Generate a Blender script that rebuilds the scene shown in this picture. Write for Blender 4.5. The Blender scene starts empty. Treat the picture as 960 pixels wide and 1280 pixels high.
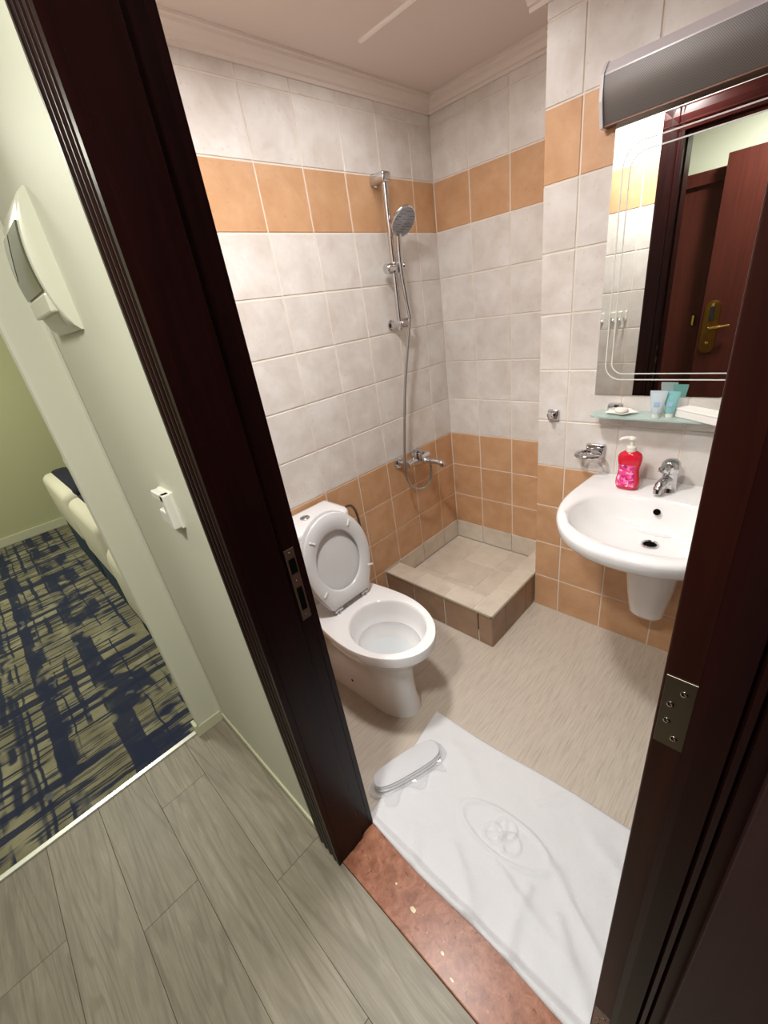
import bpy, bmesh, math, random
from mathutils import Vector, Matrix

random.seed(7)
scene = bpy.context.scene
COL = scene.collection

# ------------------------------------------------------------------ camera
CAM = (1.4742, -1.9570, 1.4725)
RIGHT = Vector((0.71175593, 0.68852576, -0.13905313))
DOWN = Vector((0.21552788, -0.40248040, -0.88969504))
FWD = Vector((-0.66854411, 0.60327589, -0.43486431))
cam_data = bpy.data.cameras.new('camera')
cam_data.sensor_fit = 'VERTICAL'
cam_data.sensor_height = 36.0
cam_data.lens = 522.25 / 1280.0 * 36.0
cam_data.clip_start = 0.01
cam = bpy.data.objects.new('camera', cam_data)
COL.objects.link(cam)
m = Matrix.Identity(4)
for i in range(3):
    m[i][0] = RIGHT[i]; m[i][1] = -DOWN[i]; m[i][2] = -FWD[i]; m[i][3] = CAM[i]
cam.matrix_world = m
scene.camera = cam

# ------------------------------------------------------------------ world, lights, exposure
world = bpy.data.worlds.new('world'); scene.world = world
world.use_nodes = True
world.node_tree.nodes['Background'].inputs[0].default_value = (0.9, 0.85, 0.8, 1)
world.node_tree.nodes['Background'].inputs[1].default_value = 0.03
vs = scene.view_settings
vs.view_transform = 'Standard'; vs.look = 'None'; vs.gamma = 1.0; vs.exposure = 0.0
vs.use_curve_mapping = False


def area_light(name, loc, size, power, color, rot=(0, 0, 0), spread=180):
    l = bpy.data.lights.new(name, 'AREA')
    l.shape = 'DISK'; l.size = size; l.energy = power; l.color = color
    l.spread = math.radians(spread)
    o = bpy.data.objects.new(name, l); o.location = loc; o.rotation_euler = rot
    COL.objects.link(o)
    return o


area_light('bathroom_ceiling_light', (0.70, -1.35, 2.235), 0.16, 18.6, (1.0, 0.985, 0.97), spread=174)
area_light('bathroom_fill_light', (0.42, -0.62, 2.235), 0.4, 2.6, (1.0, 0.98, 0.96))  # added soft fill that lifts the shower corner, no such fixture in the room
area_light('hall_ceiling_light', (1.15, -2.36, 2.38), 0.22, 31.0, (1.0, 1.0, 0.95))
area_light('bedroom_ceiling_light', (-2.0, -2.3, 2.58), 0.5, 35.0, (1.0, 1.0, 0.86))

# ------------------------------------------------------------------ helpers


def lin(c):
    return c / 12.92 if c <= 0.04045 else ((c + 0.055) / 1.055) ** 2.4


def rgb(r, g, b):
    return (lin(r / 255), lin(g / 255), lin(b / 255), 1.0)


class NT:
    def __init__(self, name):
        self.m = bpy.data.materials.new(name)
        self.m.use_nodes = True
        self.t = self.m.node_tree
        self.b = self.t.nodes['Principled BSDF']
        self._c = None

    def n(self, kind, **kw):
        nd = self.t.nodes.new('ShaderNode' + kind)
        for k, v in kw.items():
            if k in nd.inputs.keys() if isinstance(k, str) else False:
                nd.inputs[k].default_value = v
            else:
                setattr(nd, k, v)
        return nd

    def l(self, a, b):
        self.t.links.new(a, b)

    def coord(self, scale=(1, 1, 1), rand=True, kind='Object'):
        tc = self.n('TexCoord')
        mp = self.n('Mapping')
        mp.inputs['Scale'].default_value = scale
        self.l(tc.outputs[kind], mp.inputs['Vector'])
        if rand:
            oi = self.n('ObjectInfo')
            mul = self.n('VectorMath', operation='SCALE')
            comb = self.n('CombineXYZ')
            for i in range(3):
                self.l(oi.outputs['Random'], comb.inputs[i])
            self.l(comb.outputs[0], mul.inputs[0])
            mul.inputs['Scale'].default_value = 37.0
            self.l(mul.outputs[0], mp.inputs['Location'])
        return mp.outputs[0]

    def noise(self, vec, scale, detail=4, rough=0.55, dist=0.0):
        nd = self.n('TexNoise')
        nd.inputs['Scale'].default_value = scale
        nd.inputs['Detail'].default_value = detail
        nd.inputs['Roughness'].default_value = rough
        nd.inputs['Distortion'].default_value = dist
        self.l(vec, nd.inputs['Vector'])
        return nd.outputs['Fac']

    def ramp(self, fac, stops):
        r = self.n('ValToRGB')
        e = r.color_ramp.elements
        while len(e) < len(stops):
            e.new(0.5)
        for el, (p, c) in zip(e, stops):
            el.position = p; el.color = c
        self.l(fac, r.inputs[0])
        return r.outputs[0]

    def mix(self, fac, a, b, mode='MIX'):
        mx = self.n('Mix', data_type='RGBA', blend_type=mode)
        for s, v in ((0, fac), (6, a), (7, b)):
            if hasattr(v, 'is_linked'):
                self.l(v, mx.inputs[s])
            else:
                mx.inputs[s].default_value = v
        return mx.outputs[2]

    def math(self, op, a, b=0.0):
        nd = self.n('Math', operation=op)
        for i, v in enumerate((a, b)):
            if hasattr(v, 'is_linked'):
                self.l(v, nd.inputs[i])
            else:
                nd.inputs[i].default_value = v
        return nd.outputs[0]

    def set(self, **kw):
        for k, v in kw.items():
            k = k.replace('_', ' ')
            if hasattr(v, 'is_linked'):
                self.l(v, self.b.inputs[k])
            else:
                self.b.inputs[k].default_value = v
        return self

    def bump(self, h, strength=0.2, dist=0.01):
        b = self.n('Bump')
        b.inputs['Strength'].default_value = strength
        b.inputs['Distance'].default_value = dist
        self.l(h, b.inputs['Height'])
        self.l(b.outputs[0], self.b.inputs['Normal'])


def simple(name, c, rough=0.5, metal=0.0, **kw):
    t = NT(name)
    t.set(Base_Color=c, Roughness=rough, Metallic=metal, **kw)
    return t.m


def tile_mat(name, c1, c2, rough=0.3, spots=None):
    t = NT(name)
    v = t.coord()
    n1 = t.noise(v, 9, 5, 0.6, 0.3)
    col = t.ramp(n1, [(0.32, c1), (0.68, c2)])
    n2 = t.noise(v, 70, 3, 0.6)
    if spots:
        col = t.mix(t.ramp(n2, [(0.62, (0, 0, 0, 1)), (0.78, (0.5, 0.5, 0.5, 1))]), col, spots)
    oi = t.n('ObjectInfo')
    tone = t.ramp(oi.outputs['Random'], [(0, (0.94, 0.94, 0.94, 1)), (1, (1, 1, 1, 1))])
    col = t.mix(1.0, col, tone, 'MULTIPLY')
    t.set(Base_Color=col, Roughness=rough, Specular_IOR_Level=0.4)
    t.bump(n1, 0.25, 0.004)
    return t.m


def wood_mat(name, c1, c2, rough=0.28, axis='z', spec=0.2):
    t = NT(name)
    sc = {'z': (30, 30, 1.6), 'x': (1.6, 30, 30), 'y': (30, 1.6, 30)}[axis]
    v = t.coord(sc, rand=False)
    n1 = t.noise(v, 1.6, 5, 0.6, 0.4)
    t.set(Base_Color=t.ramp(n1, [(0.3, c1), (0.7, c2)]), Roughness=rough, Specular_IOR_Level=spec)
    t.bump(n1, 0.08, 0.002)
    return t.m


M = {}
M['tile_white'] = tile_mat('tile_white', rgb(209, 200, 192), rgb(228, 223, 218), 0.34, rgb(184, 172, 162))
M['tile_orange'] = tile_mat('tile_orange', rgb(196, 150, 110), rgb(210, 167, 129), 0.36, rgb(174, 124, 88))
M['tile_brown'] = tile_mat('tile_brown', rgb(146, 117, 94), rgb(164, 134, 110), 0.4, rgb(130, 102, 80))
M['tile_beige'] = tile_mat('tile_beige', rgb(204, 192, 175), rgb(222, 211, 196), 0.4, rgb(190, 175, 158))
M['grout'] = simple('grout', rgb(226, 216, 204), 0.8)
M['grout_orange'] = simple('grout_orange', rgb(228, 190, 150), 0.8)
M['ceiling'] = simple('ceiling_paint', rgb(222, 208, 201), 0.9)
M['plaster'] = simple('cornice_plaster', rgb(226, 214, 206), 0.85)
M['ceramic'] = simple('white_ceramic', rgb(236, 234, 233), 0.08, Coat_Weight=0.3)
M['seat'] = simple('white_seat_plastic', rgb(222, 221, 222), 0.22)
M['chrome'] = simple('chrome', rgb(205, 205, 208), 0.1, 1.0)
M['steel'] = simple('brushed_steel', rgb(120, 112, 100), 0.35, 1.0)
M['dark_hole'] = simple('dark_hole', rgb(8, 7, 7), 0.9, 0.0, Specular_IOR_Level=0.05)
M['brass'] = simple('brass', rgb(214, 176, 96), 0.22, 1.0)
M['bronze'] = simple('dark_bronze', rgb(104, 78, 66), 0.45, 0.6)
M['brass_dull'] = simple('brass_dull', rgb(120, 84, 40), 0.4, 1.0)
M['wood'] = wood_mat('dark_mahogany', rgb(20, 7, 7), rgb(34, 11, 10), 0.34, 'z', 0.14)
M['wood_h'] = wood_mat('dark_mahogany_rail', rgb(36, 10, 9), rgb(54, 17, 14), 0.3, 'x')
M['wood_edge'] = wood_mat('mahogany_edge', rgb(34, 12, 8), rgb(48, 18, 12), 0.40)
M['wood_red'] = wood_mat('red_brown_door', rgb(72, 32, 25), rgb(88, 40, 31), 0.42)
M['white_plastic'] = simple('white_plastic', rgb(226, 224, 212), 0.35)
M['cream_plastic'] = simple('cream_plastic', rgb(212, 212, 192), 0.3)
M['baseboard'] = simple('cream_baseboard', rgb(205, 205, 176), 0.5)
M['strip_metal'] = simple('pale_metal_strip', rgb(215, 215, 208), 0.3, 0.7)
M['rubber'] = simple('black_rubber', rgb(20, 20, 22), 0.6)
M['lamp_white'] = simple('lamp_white_metal', rgb(214, 208, 212), 0.25, 0.0)
M['frost'] = simple('frosted_groove', rgb(225, 225, 220), 0.3)
M['mirror'] = simple('mirror_glass', rgb(238, 242, 238), 0.0, 1.0)
M['mirror_edge'] = simple('mirror_edge', rgb(40, 48, 44), 0.3)
M['water'] = simple('bowl_water', rgb(205, 210, 212), 0.02)
M['navy'] = simple('navy_cloth', rgb(16, 20, 38), 0.9)
M['teal'] = simple('teal_bed_skirt', rgb(30, 52, 74), 0.85)
M['linen'] = simple('white_linen', rgb(216, 212, 190), 0.85)
M['soap'] = simple('cream_soap', rgb(236, 224, 212), 0.5)
M['paper'] = simple('white_card', rgb(236, 232, 226), 0.6)


def paint_mat(name, c):
    t = NT(name)
    v = t.coord(rand=False)
    n1 = t.noise(v, 55, 3, 0.6)
    n2 = t.noise(v, 2.5, 3, 0.5)
    t.set(Base_Color=t.mix(t.ramp(n2, [(0.3, (0, 0, 0, 1)), (0.8, (0.12, 0.12, 0.12, 1))]), c, (c[0] * .8, c[1] * .8, c[2] * .75, 1)),
          Roughness=0.55)
    t.bump(n1, 0.12, 0.004)
    return t.m


M['hall_paint'] = paint_mat('pale_green_paint', rgb(213, 213, 193))
M['bedroom_paint'] = paint_mat('olive_cream_paint', rgb(190, 190, 150))


def glass_mat(name, color, rough=0.05, ior=1.45, trans=1.0, alpha=1.0):
    t = NT(name)
    t.set(Base_Color=color, Roughness=rough, IOR=ior, Transmission_Weight=trans, Alpha=alpha)
    return t.m


M['shelf_glass'] = glass_mat('frosted_green_glass', rgb(214, 232, 226), 0.3, 1.3, 0.5)
M['bag'] = simple('clear_bag', rgb(240, 242, 245), 0.1, 0.0, Alpha=0.24, Specular_IOR_Level=0.9)
M['red_liquid'] = simple('red_soap_liquid', rgb(238, 42, 66), 0.1, Transmission_Weight=0.35)
M['smoke_window'] = simple('smoked_window', rgb(84, 84, 66), 0.12)
M['glint_paint'] = simple('painted_window_glint', rgb(160, 164, 150), 0.15)


def tube_mat(name, c):
    t = NT(name)
    t.set(Base_Color=c, Roughness=0.2, Transmission_Weight=0.35)
    return t.m


M['tube_clear'] = tube_mat('clear_tube', rgb(222, 236, 242))
M['tube_teal'] = tube_mat('teal_tube', rgb(160, 222, 222))

# towel cloth
t = NT('white_terry'); v = t.coord(rand=False)
n1 = t.noise(v, 420, 2, 0.5); n2 = t.noise(v, 60, 3, 0.5)
t.set(Base_Color=rgb(222, 222, 224), Roughness=0.95, Sheen_Weight=0.1)
t.bump(t.math('ADD', n1, t.math('MULTIPLY', n2, 0.5)), 0.35, 0.004); M['towel'] = t.m

# vinyl floor
t = NT('streaked_vinyl'); v = t.coord((230, 10, 1), rand=False)
n1 = t.noise(v, 1.0, 5, 0.65, 0.6)
v2 = t.coord((1, 1, 1), rand=False); n2 = t.noise(v2, 3, 3, 0.5)
c = t.ramp(n1, [(0.25, rgb(166, 153, 138)), (0.5, rgb(198, 187, 173)), (0.78, rgb(212, 202, 189))])
c = t.mix(t.math('MULTIPLY', n2, 0.25), c, rgb(172, 156, 140))
t.set(Base_Color=c, Roughness=0.42); t.bump(n1, 0.12, 0.002); M['vinyl'] = t.m

# laminate planks
t = NT('grey_oak_plank'); v = t.coord((2.0, 15, 15)); v3 = t.coord((.55, 5.5, 5.5))
n1 = t.noise(v, 2.2, 6, 0.62, 0.8)
n3 = t.noise(v3, 1.3, 2, 0.4, 0.5)
rings_ = t.math('SINE', t.math('MULTIPLY', n3, 95.0))
fine = t.noise(t.coord((3, 90, 90)), 3.0, 4, 0.6)
c = t.ramp(n1, [(0.25, rgb(132, 123, 107)), (0.5, rgb(150, 141, 123)), (0.78, rgb(168, 159, 141))])
c = t.mix(t.ramp(rings_, [(0.45, (0, 0, 0, 1)), (0.95, (0.36, 0.36, 0.36, 1))]), c, rgb(104, 95, 80))
c = t.mix(t.ramp(fine, [(0.35, (0.35, 0.35, 0.35, 1)), (0.6, (0, 0, 0, 1))]), c, rgb(112, 103, 88))
oi = t.n('ObjectInfo')
c = t.mix(1.0, c, t.ramp(oi.outputs['Random'], [(0, (0.80, 0.79, 0.77, 1)), (1, (1, 1, 1, 1))]), 'MULTIPLY')
t.set(Base_Color=c, Roughness=0.45); t.bump(n1, 0.1, 0.002); M['plank'] = t.m

# red marble
t = NT('red_marble'); v = t.coord(rand=False)
n1 = t.noise(v, 34, 6, 0.75, 0.6); n2 = t.noise(v, 85, 3, 0.6)
vo = t.n('TexVoronoi', feature='F1'); vo.inputs['Scale'].default_value = 42; t.l(v, vo.inputs['Vector'])
c = t.ramp(n1, [(0.3, rgb(124, 76, 54)), (0.5, rgb(156, 102, 78)), (0.72, rgb(184, 130, 104))])
c = t.mix(t.ramp(n2, [(0.62, (0, 0, 0, 1)), (0.70, (0.8, 0.8, 0.8, 1))]), c, rgb(96, 56, 38))
c = t.mix(t.ramp(vo.outputs['Distance'], [(0.06, (0.75, 0.75, 0.75, 1)), (0.12, (0, 0, 0, 1))]), c, rgb(196, 150, 122))
t.set(Base_Color=c, Roughness=0.3, Specular_IOR_Level=0.35); M['marble'] = t.m
M['marble_chip'] = simple('marble_chip', rgb(226, 208, 170), 0.25)

# carpet: olive ground, navy streaks along y and broken navy bars along x
t = NT('navy_olive_carpet')
tc = t.n('TexCoord')
dn = t.n('TexNoise'); dn.inputs['Scale'].default_value = 9; dn.inputs['Detail'].default_value = 4
t.l(tc.outputs['Object'], dn.inputs['Vector'])
sub = t.n('VectorMath', operation='SUBTRACT'); t.l(dn.outputs['Color'], sub.inputs[0]); sub.inputs[1].default_value = (.5, .5, .5)
scl = t.n('VectorMath', operation='SCALE'); t.l(sub.outputs[0], scl.inputs[0]); scl.inputs['Scale'].default_value = 0.028
add = t.n('VectorMath', operation='ADD'); t.l(tc.outputs['Object'], add.inputs[0]); t.l(scl.outputs[0], add.inputs[1])
vv = add.outputs[0]


def mapped(sc, loc=(0, 0, 0)):
    mp = t.n('Mapping'); mp.inputs['Scale'].default_value = sc; mp.inputs['Location'].default_value = loc
    t.l(vv, mp.inputs['Vector']); return mp.outputs[0]


base = t.ramp(t.noise(mapped((5, 5, 1)), 1.2, 3), [(0.35, rgb(118, 113, 88)), (0.65, rgb(150, 145, 116))])


def lines(vec, lo, w_, hi=0.95):
    n_ = t.noise(vec, 1.0, 1.5, 0.5)
    d_ = t.math('ABSOLUTE', t.math('SUBTRACT', n_, lo))
    return t.ramp(d_, [(w_, (hi, hi, hi, 1)), (w_ * 1.7, (0, 0, 0, 1))])


navy = rgb(30, 38, 62); dark = rgb(50, 44, 40); grey = rgb(92, 94, 96)


def mask(sc, loc, lo, hi):
    return t.ramp(t.noise(mapped(sc, loc), 1.0, 3, .55), [(lo, (0, 0, 0, 1)), (hi, (1, 1, 1, 1))])


def both(a_, b_):
    return t.mix(1.0, a_, b_, 'MULTIPLY')


c = t.mix(both(lines(mapped((10, .02, 0)), .5, .022), mask((4, 2.2, 1), (1, 2, 0), .40, .46)), base, navy)
c = t.mix(both(lines(mapped((21, .02, 0), (3, 0, 0)), .55, .022, .9), mask((5, 2.6, 1), (5, 2, 0), .47, .53)), c, dark)
c = t.mix(both(lines(mapped((29, .02, 0), (13, 0, 0)), .47, .020, .9), mask((3, 3, 1), (9, 7, 0), .52, .57)), c, navy)
c = t.mix(both(lines(mapped((.02, 9, 0), (0, 2, 0)), .5, .018), mask((2.4, 5, 1), (4, 1, 0), .43, .48)), c, navy)
c = t.mix(both(lines(mapped((.02, 3.6, 0), (0, 5, 0)), .5, .026), mask((4.5, 3, 1), (8, 1, 0), .47, .51)), c, navy)
c = t.mix(t.ramp(t.noise(mapped((22, 3.0, 1), (1, 6, 0)), 1.0, 3, .6), [(0.62, (0, 0, 0, 1)), (0.65, (0.85, 0.85, 0.85, 1))]), c, navy)
c = t.mix(mask((7, 8, 1), (2, 5, 0), .66, .70), c, grey)
c = t.mix(mask((16, 5, 1), (12, 5, 0), .70, .73), c, rgb(58, 44, 38))
t.set(Base_Color=c, Roughness=0.97)
t.bump(t.noise(tc.outputs['Object'], 400, 2), 0.5, 0.004)
M['carpet'] = t.m

# perforated lamp mesh
t = NT('grey_lamp_mesh'); tc = t.n('TexCoord'); mp = t.n('Mapping')
mp.inputs['Rotation'].default_value = (0, math.radians(40), 0); t.l(tc.outputs['Object'], mp.inputs['Vector'])
wv = t.n('TexWave', wave_type='BANDS', bands_direction='X', wave_profile='SIN'); wv.inputs['Scale'].default_value = 95; wv.inputs['Distortion'].default_value = 0.4
t.l(mp.outputs[0], wv.inputs['Vector'])
c = t.ramp(wv.outputs['Fac'], [(0.2, rgb(98, 94, 92)), (0.8, rgb(122, 116, 113))])
t.set(Base_Color=c, Roughness=0.42, Metallic=0.3); M['lamp_mesh'] = t.m

# soap bottle label
t = NT('pink_label'); v = t.coord(rand=False)
n1 = t.noise(v, 55, 3, 0.6, 0.8)
c = t.ramp(n1, [(0.36, rgb(120, 24, 96)), (0.45, rgb(226, 44, 120)), (0.56, rgb(236, 90, 160)), (0.66, rgb(250, 214, 226))])
t.set(Base_Color=c, Roughness=0.3); M['label'] = t.m

# spray face
t = NT('grey_spray_face'); v = t.coord(rand=False)
vo = t.n('TexVoronoi', feature='F1'); vo.inputs['Scale'].default_value = 130; vo.inputs['Randomness'].default_value = 0.2; t.l(v, vo.inputs['Vector'])
t.set(Base_Color=t.ramp(vo.outputs['Distance'], [(0.2, rgb(50, 50, 52)), (0.4, rgb(142, 142, 146))]), Roughness=0.4); M['spray'] = t.m

# ------------------------------------------------------------------ mesh builder
WLOC = {}


class MB:
    def __init__(self):
        self.bm = bmesh.new()

    def poly(self, pts):
        vs_ = [self.bm.verts.new(p) for p in pts]
        return self.bm.faces.new(vs_)

    def box(self, x0, x1, y0, y1, z0, z1, bev=0.0, seg=2):
        b = bmesh.new()
        bmesh.ops.create_cube(b, size=1.0)
        for v_ in b.verts:
            v_.co = Vector(((x0 + x1) / 2 + v_.co.x * (x1 - x0), (y0 + y1) / 2 + v_.co.y * (y1 - y0), (z0 + z1) / 2 + v_.co.z * (z1 - z0)))
        if bev > 0:
            bmesh.ops.bevel(b, geom=list(b.edges), offset=bev, segments=seg, profile=0.5, affect='EDGES')
        self.join(b); return self

    def join(self, b, mat=None):
        mp = {}
        for v_ in b.verts:
            mp[v_] = self.bm.verts.new(mat @ v_.co if mat else v_.co)
        for f in b.faces:
            try:
                self.bm.faces.new([mp[v_] for v_ in f.verts])
            except ValueError:
                pass
        b.free()

    def loft(self, rings, cap0=True, cap1=True, closed=True):
        rr = [[self.bm.verts.new(p) for p in r] for r in rings]
        n = len(rings[0])
        for a, b in zip(rr[:-1], rr[1:]):
            for i in range(n if closed else n - 1):
                j = (i + 1) % n
                self.bm.faces.new((a[i], a[j], b[j], b[i]))
        if cap0:
            self.bm.faces.new(list(reversed(rr[0])))
        if cap1:
            self.bm.faces.new(rr[-1])
        return self

    def tube(self, path, r, seg=10, cap=True):
        path = [Vector(p) for p in path]
        rs = r if isinstance(r, (list, tuple)) else [r] * len(path)
        rings = []; up = None
        for i, p in enumerate(path):
            d = (path[min(i + 1, len(path) - 1)] - path[max(i - 1, 0)]).normalized()
            if up is None:
                up = Vector((0, 0, 1)) if abs(d.z) < 0.9 else Vector((1, 0, 0))
            side = d.cross(up).normalized(); up = side.cross(d).normalized()
            rings.append([p + rs[i] * (math.cos(2 * math.pi * k / seg) * side + math.sin(2 * math.pi * k / seg) * up) for k in range(seg)])
        return self.loft(rings, cap, cap)

    def lathe(self, prof, center, axis=(0, 0, 1), seg=24):
        a = Vector(axis).normalized()
        u = a.cross(Vector((0, 0, 1)) if abs(a.z) < 0.9 else Vector((1, 0, 0))).normalized(); w_ = a.cross(u)
        c = Vector(center)
        rings = [[c + a * h + max(r, 1e-4) * (math.cos(2 * math.pi * k / seg) * u + math.sin(2 * math.pi * k / seg) * w_) for k in range(seg)] for r, h in prof]
        return self.loft(rings)

    def extrude(self, prof, p0, p1, ax, ay):
        """profile of 2-d points along axes ax, ay swept from p0 to p1"""
        ax = Vector(ax); ay = Vector(ay)
        rings = [[Vector(p) + ax * a + ay * b for a, b in prof] for p in (p0, p1)]
        return self.loft(rings)


def finish(bm, name, mat, smooth=False, angle=35):
    bmesh.ops.recalc_face_normals(bm, faces=list(bm.faces))
    me = bpy.data.meshes.new(name)
    if smooth:
        for f in bm.faces:
            f.smooth = True
        for e in bm.edges:
            if len(e.link_faces) == 2 and e.calc_face_angle(0) > math.radians(angle):
                e.smooth = False
    bm.to_mesh(me); bm.free()
    me.materials.append(mat)
    return me


def tag(o, label=None, cat=None, group=None, kind=None):
    if label: o['label'] = label
    if cat: o['category'] = cat
    if group: o['group'] = group
    if kind: o['kind'] = kind
    return o


def wl(o):
    return WLOC.get(o.name, Vector((0, 0, 0)))


def obj(name, mb, mat, parent=None, smooth=False, angle=35, origin=None):
    bm = mb.bm if isinstance(mb, MB) else mb
    base = Vector(origin) if origin is not None else (wl(parent) if parent else Vector((0, 0, 0)))
    if base.length > 0:
        bmesh.ops.translate(bm, verts=list(bm.verts), vec=-base)
    o = bpy.data.objects.new(name, finish(bm, name, mat, smooth, angle))
    COL.objects.link(o)
    if parent:
        o.parent = parent
        o.location = base - wl(parent)
    else:
        o.location = base
    WLOC[o.name] = base
    return o


def thing(name, loc, label, cat, group=None, kind=None):
    o = bpy.data.objects.new(name, None); COL.objects.link(o)
    o.empty_display_size = 0.05
    o.location = loc; WLOC[o.name] = Vector(loc)
    return tag(o, label, cat, group, kind)


def inst(name, mesh, loc, parent, rot=None):
    o = bpy.data.objects.new(name, mesh); COL.objects.link(o)
    o.parent = parent; o.location = Vector(loc) - wl(parent)
    if rot: o.rotation_euler = rot
    WLOC[o.name] = Vector(loc)
    return o


def bezier(pts, n=10):
    """Catmull-Rom through the points"""
    P = [Vector(p) for p in pts]; out = []
    for i in range(len(P) - 1):
        p0 = P[max(i - 1, 0)]; p1 = P[i]; p2 = P[i + 1]; p3 = P[min(i + 2, len(P) - 1)]
        for k in range(n):
            s = k / n
            out.append(0.5 * ((2 * p1) + (p2 - p0) * s + (2 * p0 - 5 * p1 + 4 * p2 - p3) * s * s + (3 * p1 - p0 - 3 * p2 + p3) * s ** 3))
    out.append(P[-1]); return out


def ray_radius(poly, c, ang):
    """distance from c to the closed 2-d polygon along an angle"""
    dx, dy = math.cos(ang), math.sin(ang); best = 0
    for i in range(len(poly)):
        x1, y1 = poly[i][0] - c[0], poly[i][1] - c[1]; x2, y2 = poly[(i + 1) % len(poly)][0] - c[0], poly[(i + 1) % len(poly)][1] - c[1]
        ex, ey = x2 - x1, y2 - y1
        den = dx * ey - dy * ex
        if abs(den) < 1e-12: continue
        tt = (x1 * ey - y1 * ex) / den; ss = (x1 * dy - y1 * dx) / den
        if tt > 0 and -1e-6 <= ss <= 1 + 1e-6: best = max(best, tt)
    return best


def polar(poly, c, n):
    return [(c[0] + ray_radius(poly, c, 2 * math.pi * k / n) * math.cos(2 * math.pi * k / n),
             c[1] + ray_radius(poly, c, 2 * math.pi * k / n) * math.sin(2 * math.pi * k / n)) for k in range(n)]


def rrect(x0, x1, y0, y1, r, seg=5):
    if not isinstance(r, (list, tuple)): r = [r] * 4
    out = []
    for (cx, cy, a0, rr) in ((x1 - r[0], y1 - r[0], 0, r[0]), (x0 + r[1], y1 - r[1], 90, r[1]), (x0 + r[2], y0 + r[2], 180, r[2]), (x1 - r[3], y0 + r[3], 270, r[3])):
        for k in range(seg + 1):
            a = math.radians(a0 + 90 * k / seg)
            out.append((cx + rr * math.cos(a), cy + rr * math.sin(a)))
    return out


# ------------------------------------------------------------------ the setting
FZ = -0.012
CEIL = 2.25
ROWS = [FZ, .175, .369, .566, .761, .961, 1.161, 1.361, 1.561, 1.761, 1.961, 2.161, 2.36]
YCOL = [0, -.1511, -.3531, -.5552, -.7579, -.960, -1.162, -1.364, -1.583]
XCOL_B = [0, .194, .391, .593, .671]
XCOL_P = [.671, .7926, .989, 1.191, 1.393, 1.595, 1.75]
PY = -.284
DY = -1.583          # bathroom face of the door wall
HY = -1.70           # hall face of the door wall


def row_mat(k):
    return 'tile_orange' if (k < 4 or k == 9) else 'tile_white'


TILE_CACHE = {}


def tile_mesh(w, h, mat, thick=0.004, gap=0.0026, bev=0.0018):
    key = (round(w, 3), round(h, 3), mat, thick)
    if key not in TILE_CACHE:
        b = MB(); a, c = w / 2 - gap, h / 2 - gap
        r = [[(-a, -c, 0), (a, -c, 0), (a, c, 0), (-a, c, 0)],
             [(-a, -c, thick - bev), (a, -c, thick - bev), (a, c, thick - bev), (-a, c, thick - bev)],
             [(-a + bev, -c + bev, thick), (a - bev, -c + bev, thick), (a - bev, c - bev, thick), (-a + bev, c - bev, thick)]]
        b.loft(r, cap0=False)
        TILE_CACHE[key] = finish(b.bm, 'tile', M[mat])
    return TILE_CACHE[key]


# local tile: x across, y up, z out of the wall
def wall_tiles(parent, cols, fn_pos, rot, rows=range(12), zmax=CEIL - 0.02, skip=None, thick=0.004):
    for i in range(len(cols) - 1):
        c0, c1 = cols[i], cols[i + 1]
        for k in rows:
            z0, z1 = ROWS[k], min(ROWS[k + 1], zmax)
            if z1 - z0 < 0.02: continue
            if skip and skip(i, k): continue
            me = tile_mesh(abs(c1 - c0), z1 - z0, row_mat(k), thick)
            p = fn_pos((c0 + c1) / 2, (z0 + z1) / 2)
            j = 0.0006
            r = (rot[0] + random.uniform(-.002, .002), rot[1], rot[2] + random.uniform(-.0025, .0025))
            inst('tile', me, p, parent, r)


G = 0.004
# wall_left (x = 0 plane, tile fronts at x = 0)
wall_left = obj('wall_left', MB().box(-.10, -G + .0015, -1.70, .12, FZ - .05, 2.5), M['grout'])
tag(wall_left, 'white tiled shower wall with two orange bands', kind='structure')
wall_tiles(wall_left, YCOL, lambda c_, z: (-G, c_, z), (math.pi / 2, 0, math.pi / 2),
           skip=lambda i, k: k == 0 and i < 4)
inst('tile', tile_mesh(.7579 - .685, ROWS[1] - ROWS[0], 'tile_orange'), (-G, -(.7579 + .685) / 2, (ROWS[0] + ROWS[1]) / 2), wall_left, (math.pi / 2, 0, math.pi / 2))
# wall_back (y = 0)
wall_back = obj('wall_back', MB().box(-.1, .80, G - .0015, .12, FZ - .05, 2.5), M['grout'])
tag(wall_back, 'tiled wall behind the shower tray', kind='structure')
wall_tiles(wall_back, XCOL_B, lambda c_, z: (c_, G, z), (math.pi / 2, 0, 0), skip=lambda i, k: k == 0)
# wall_right (projecting wall with the basin and mirror)
wall_right = obj('wall_right', MB().box(.671 + G, 1.85, PY + G - .0015, .0, FZ - .05, 2.5), M['grout'])
tag(wall_right, 'projecting tiled wall carrying mirror and basin', kind='structure')
wall_tiles(wall_right, XCOL_P, lambda c_, z: (c_, PY + G, z), (math.pi / 2, 0, 0))
# far side wall of the bathroom, out of sight behind the door
wall_side = obj('wall_side', MB().box(1.75, 1.85, -1.60, PY, FZ - .05, 2.5), M['grout'])
tag(wall_side, 'plain wall beside the basin', kind='structure')

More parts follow.
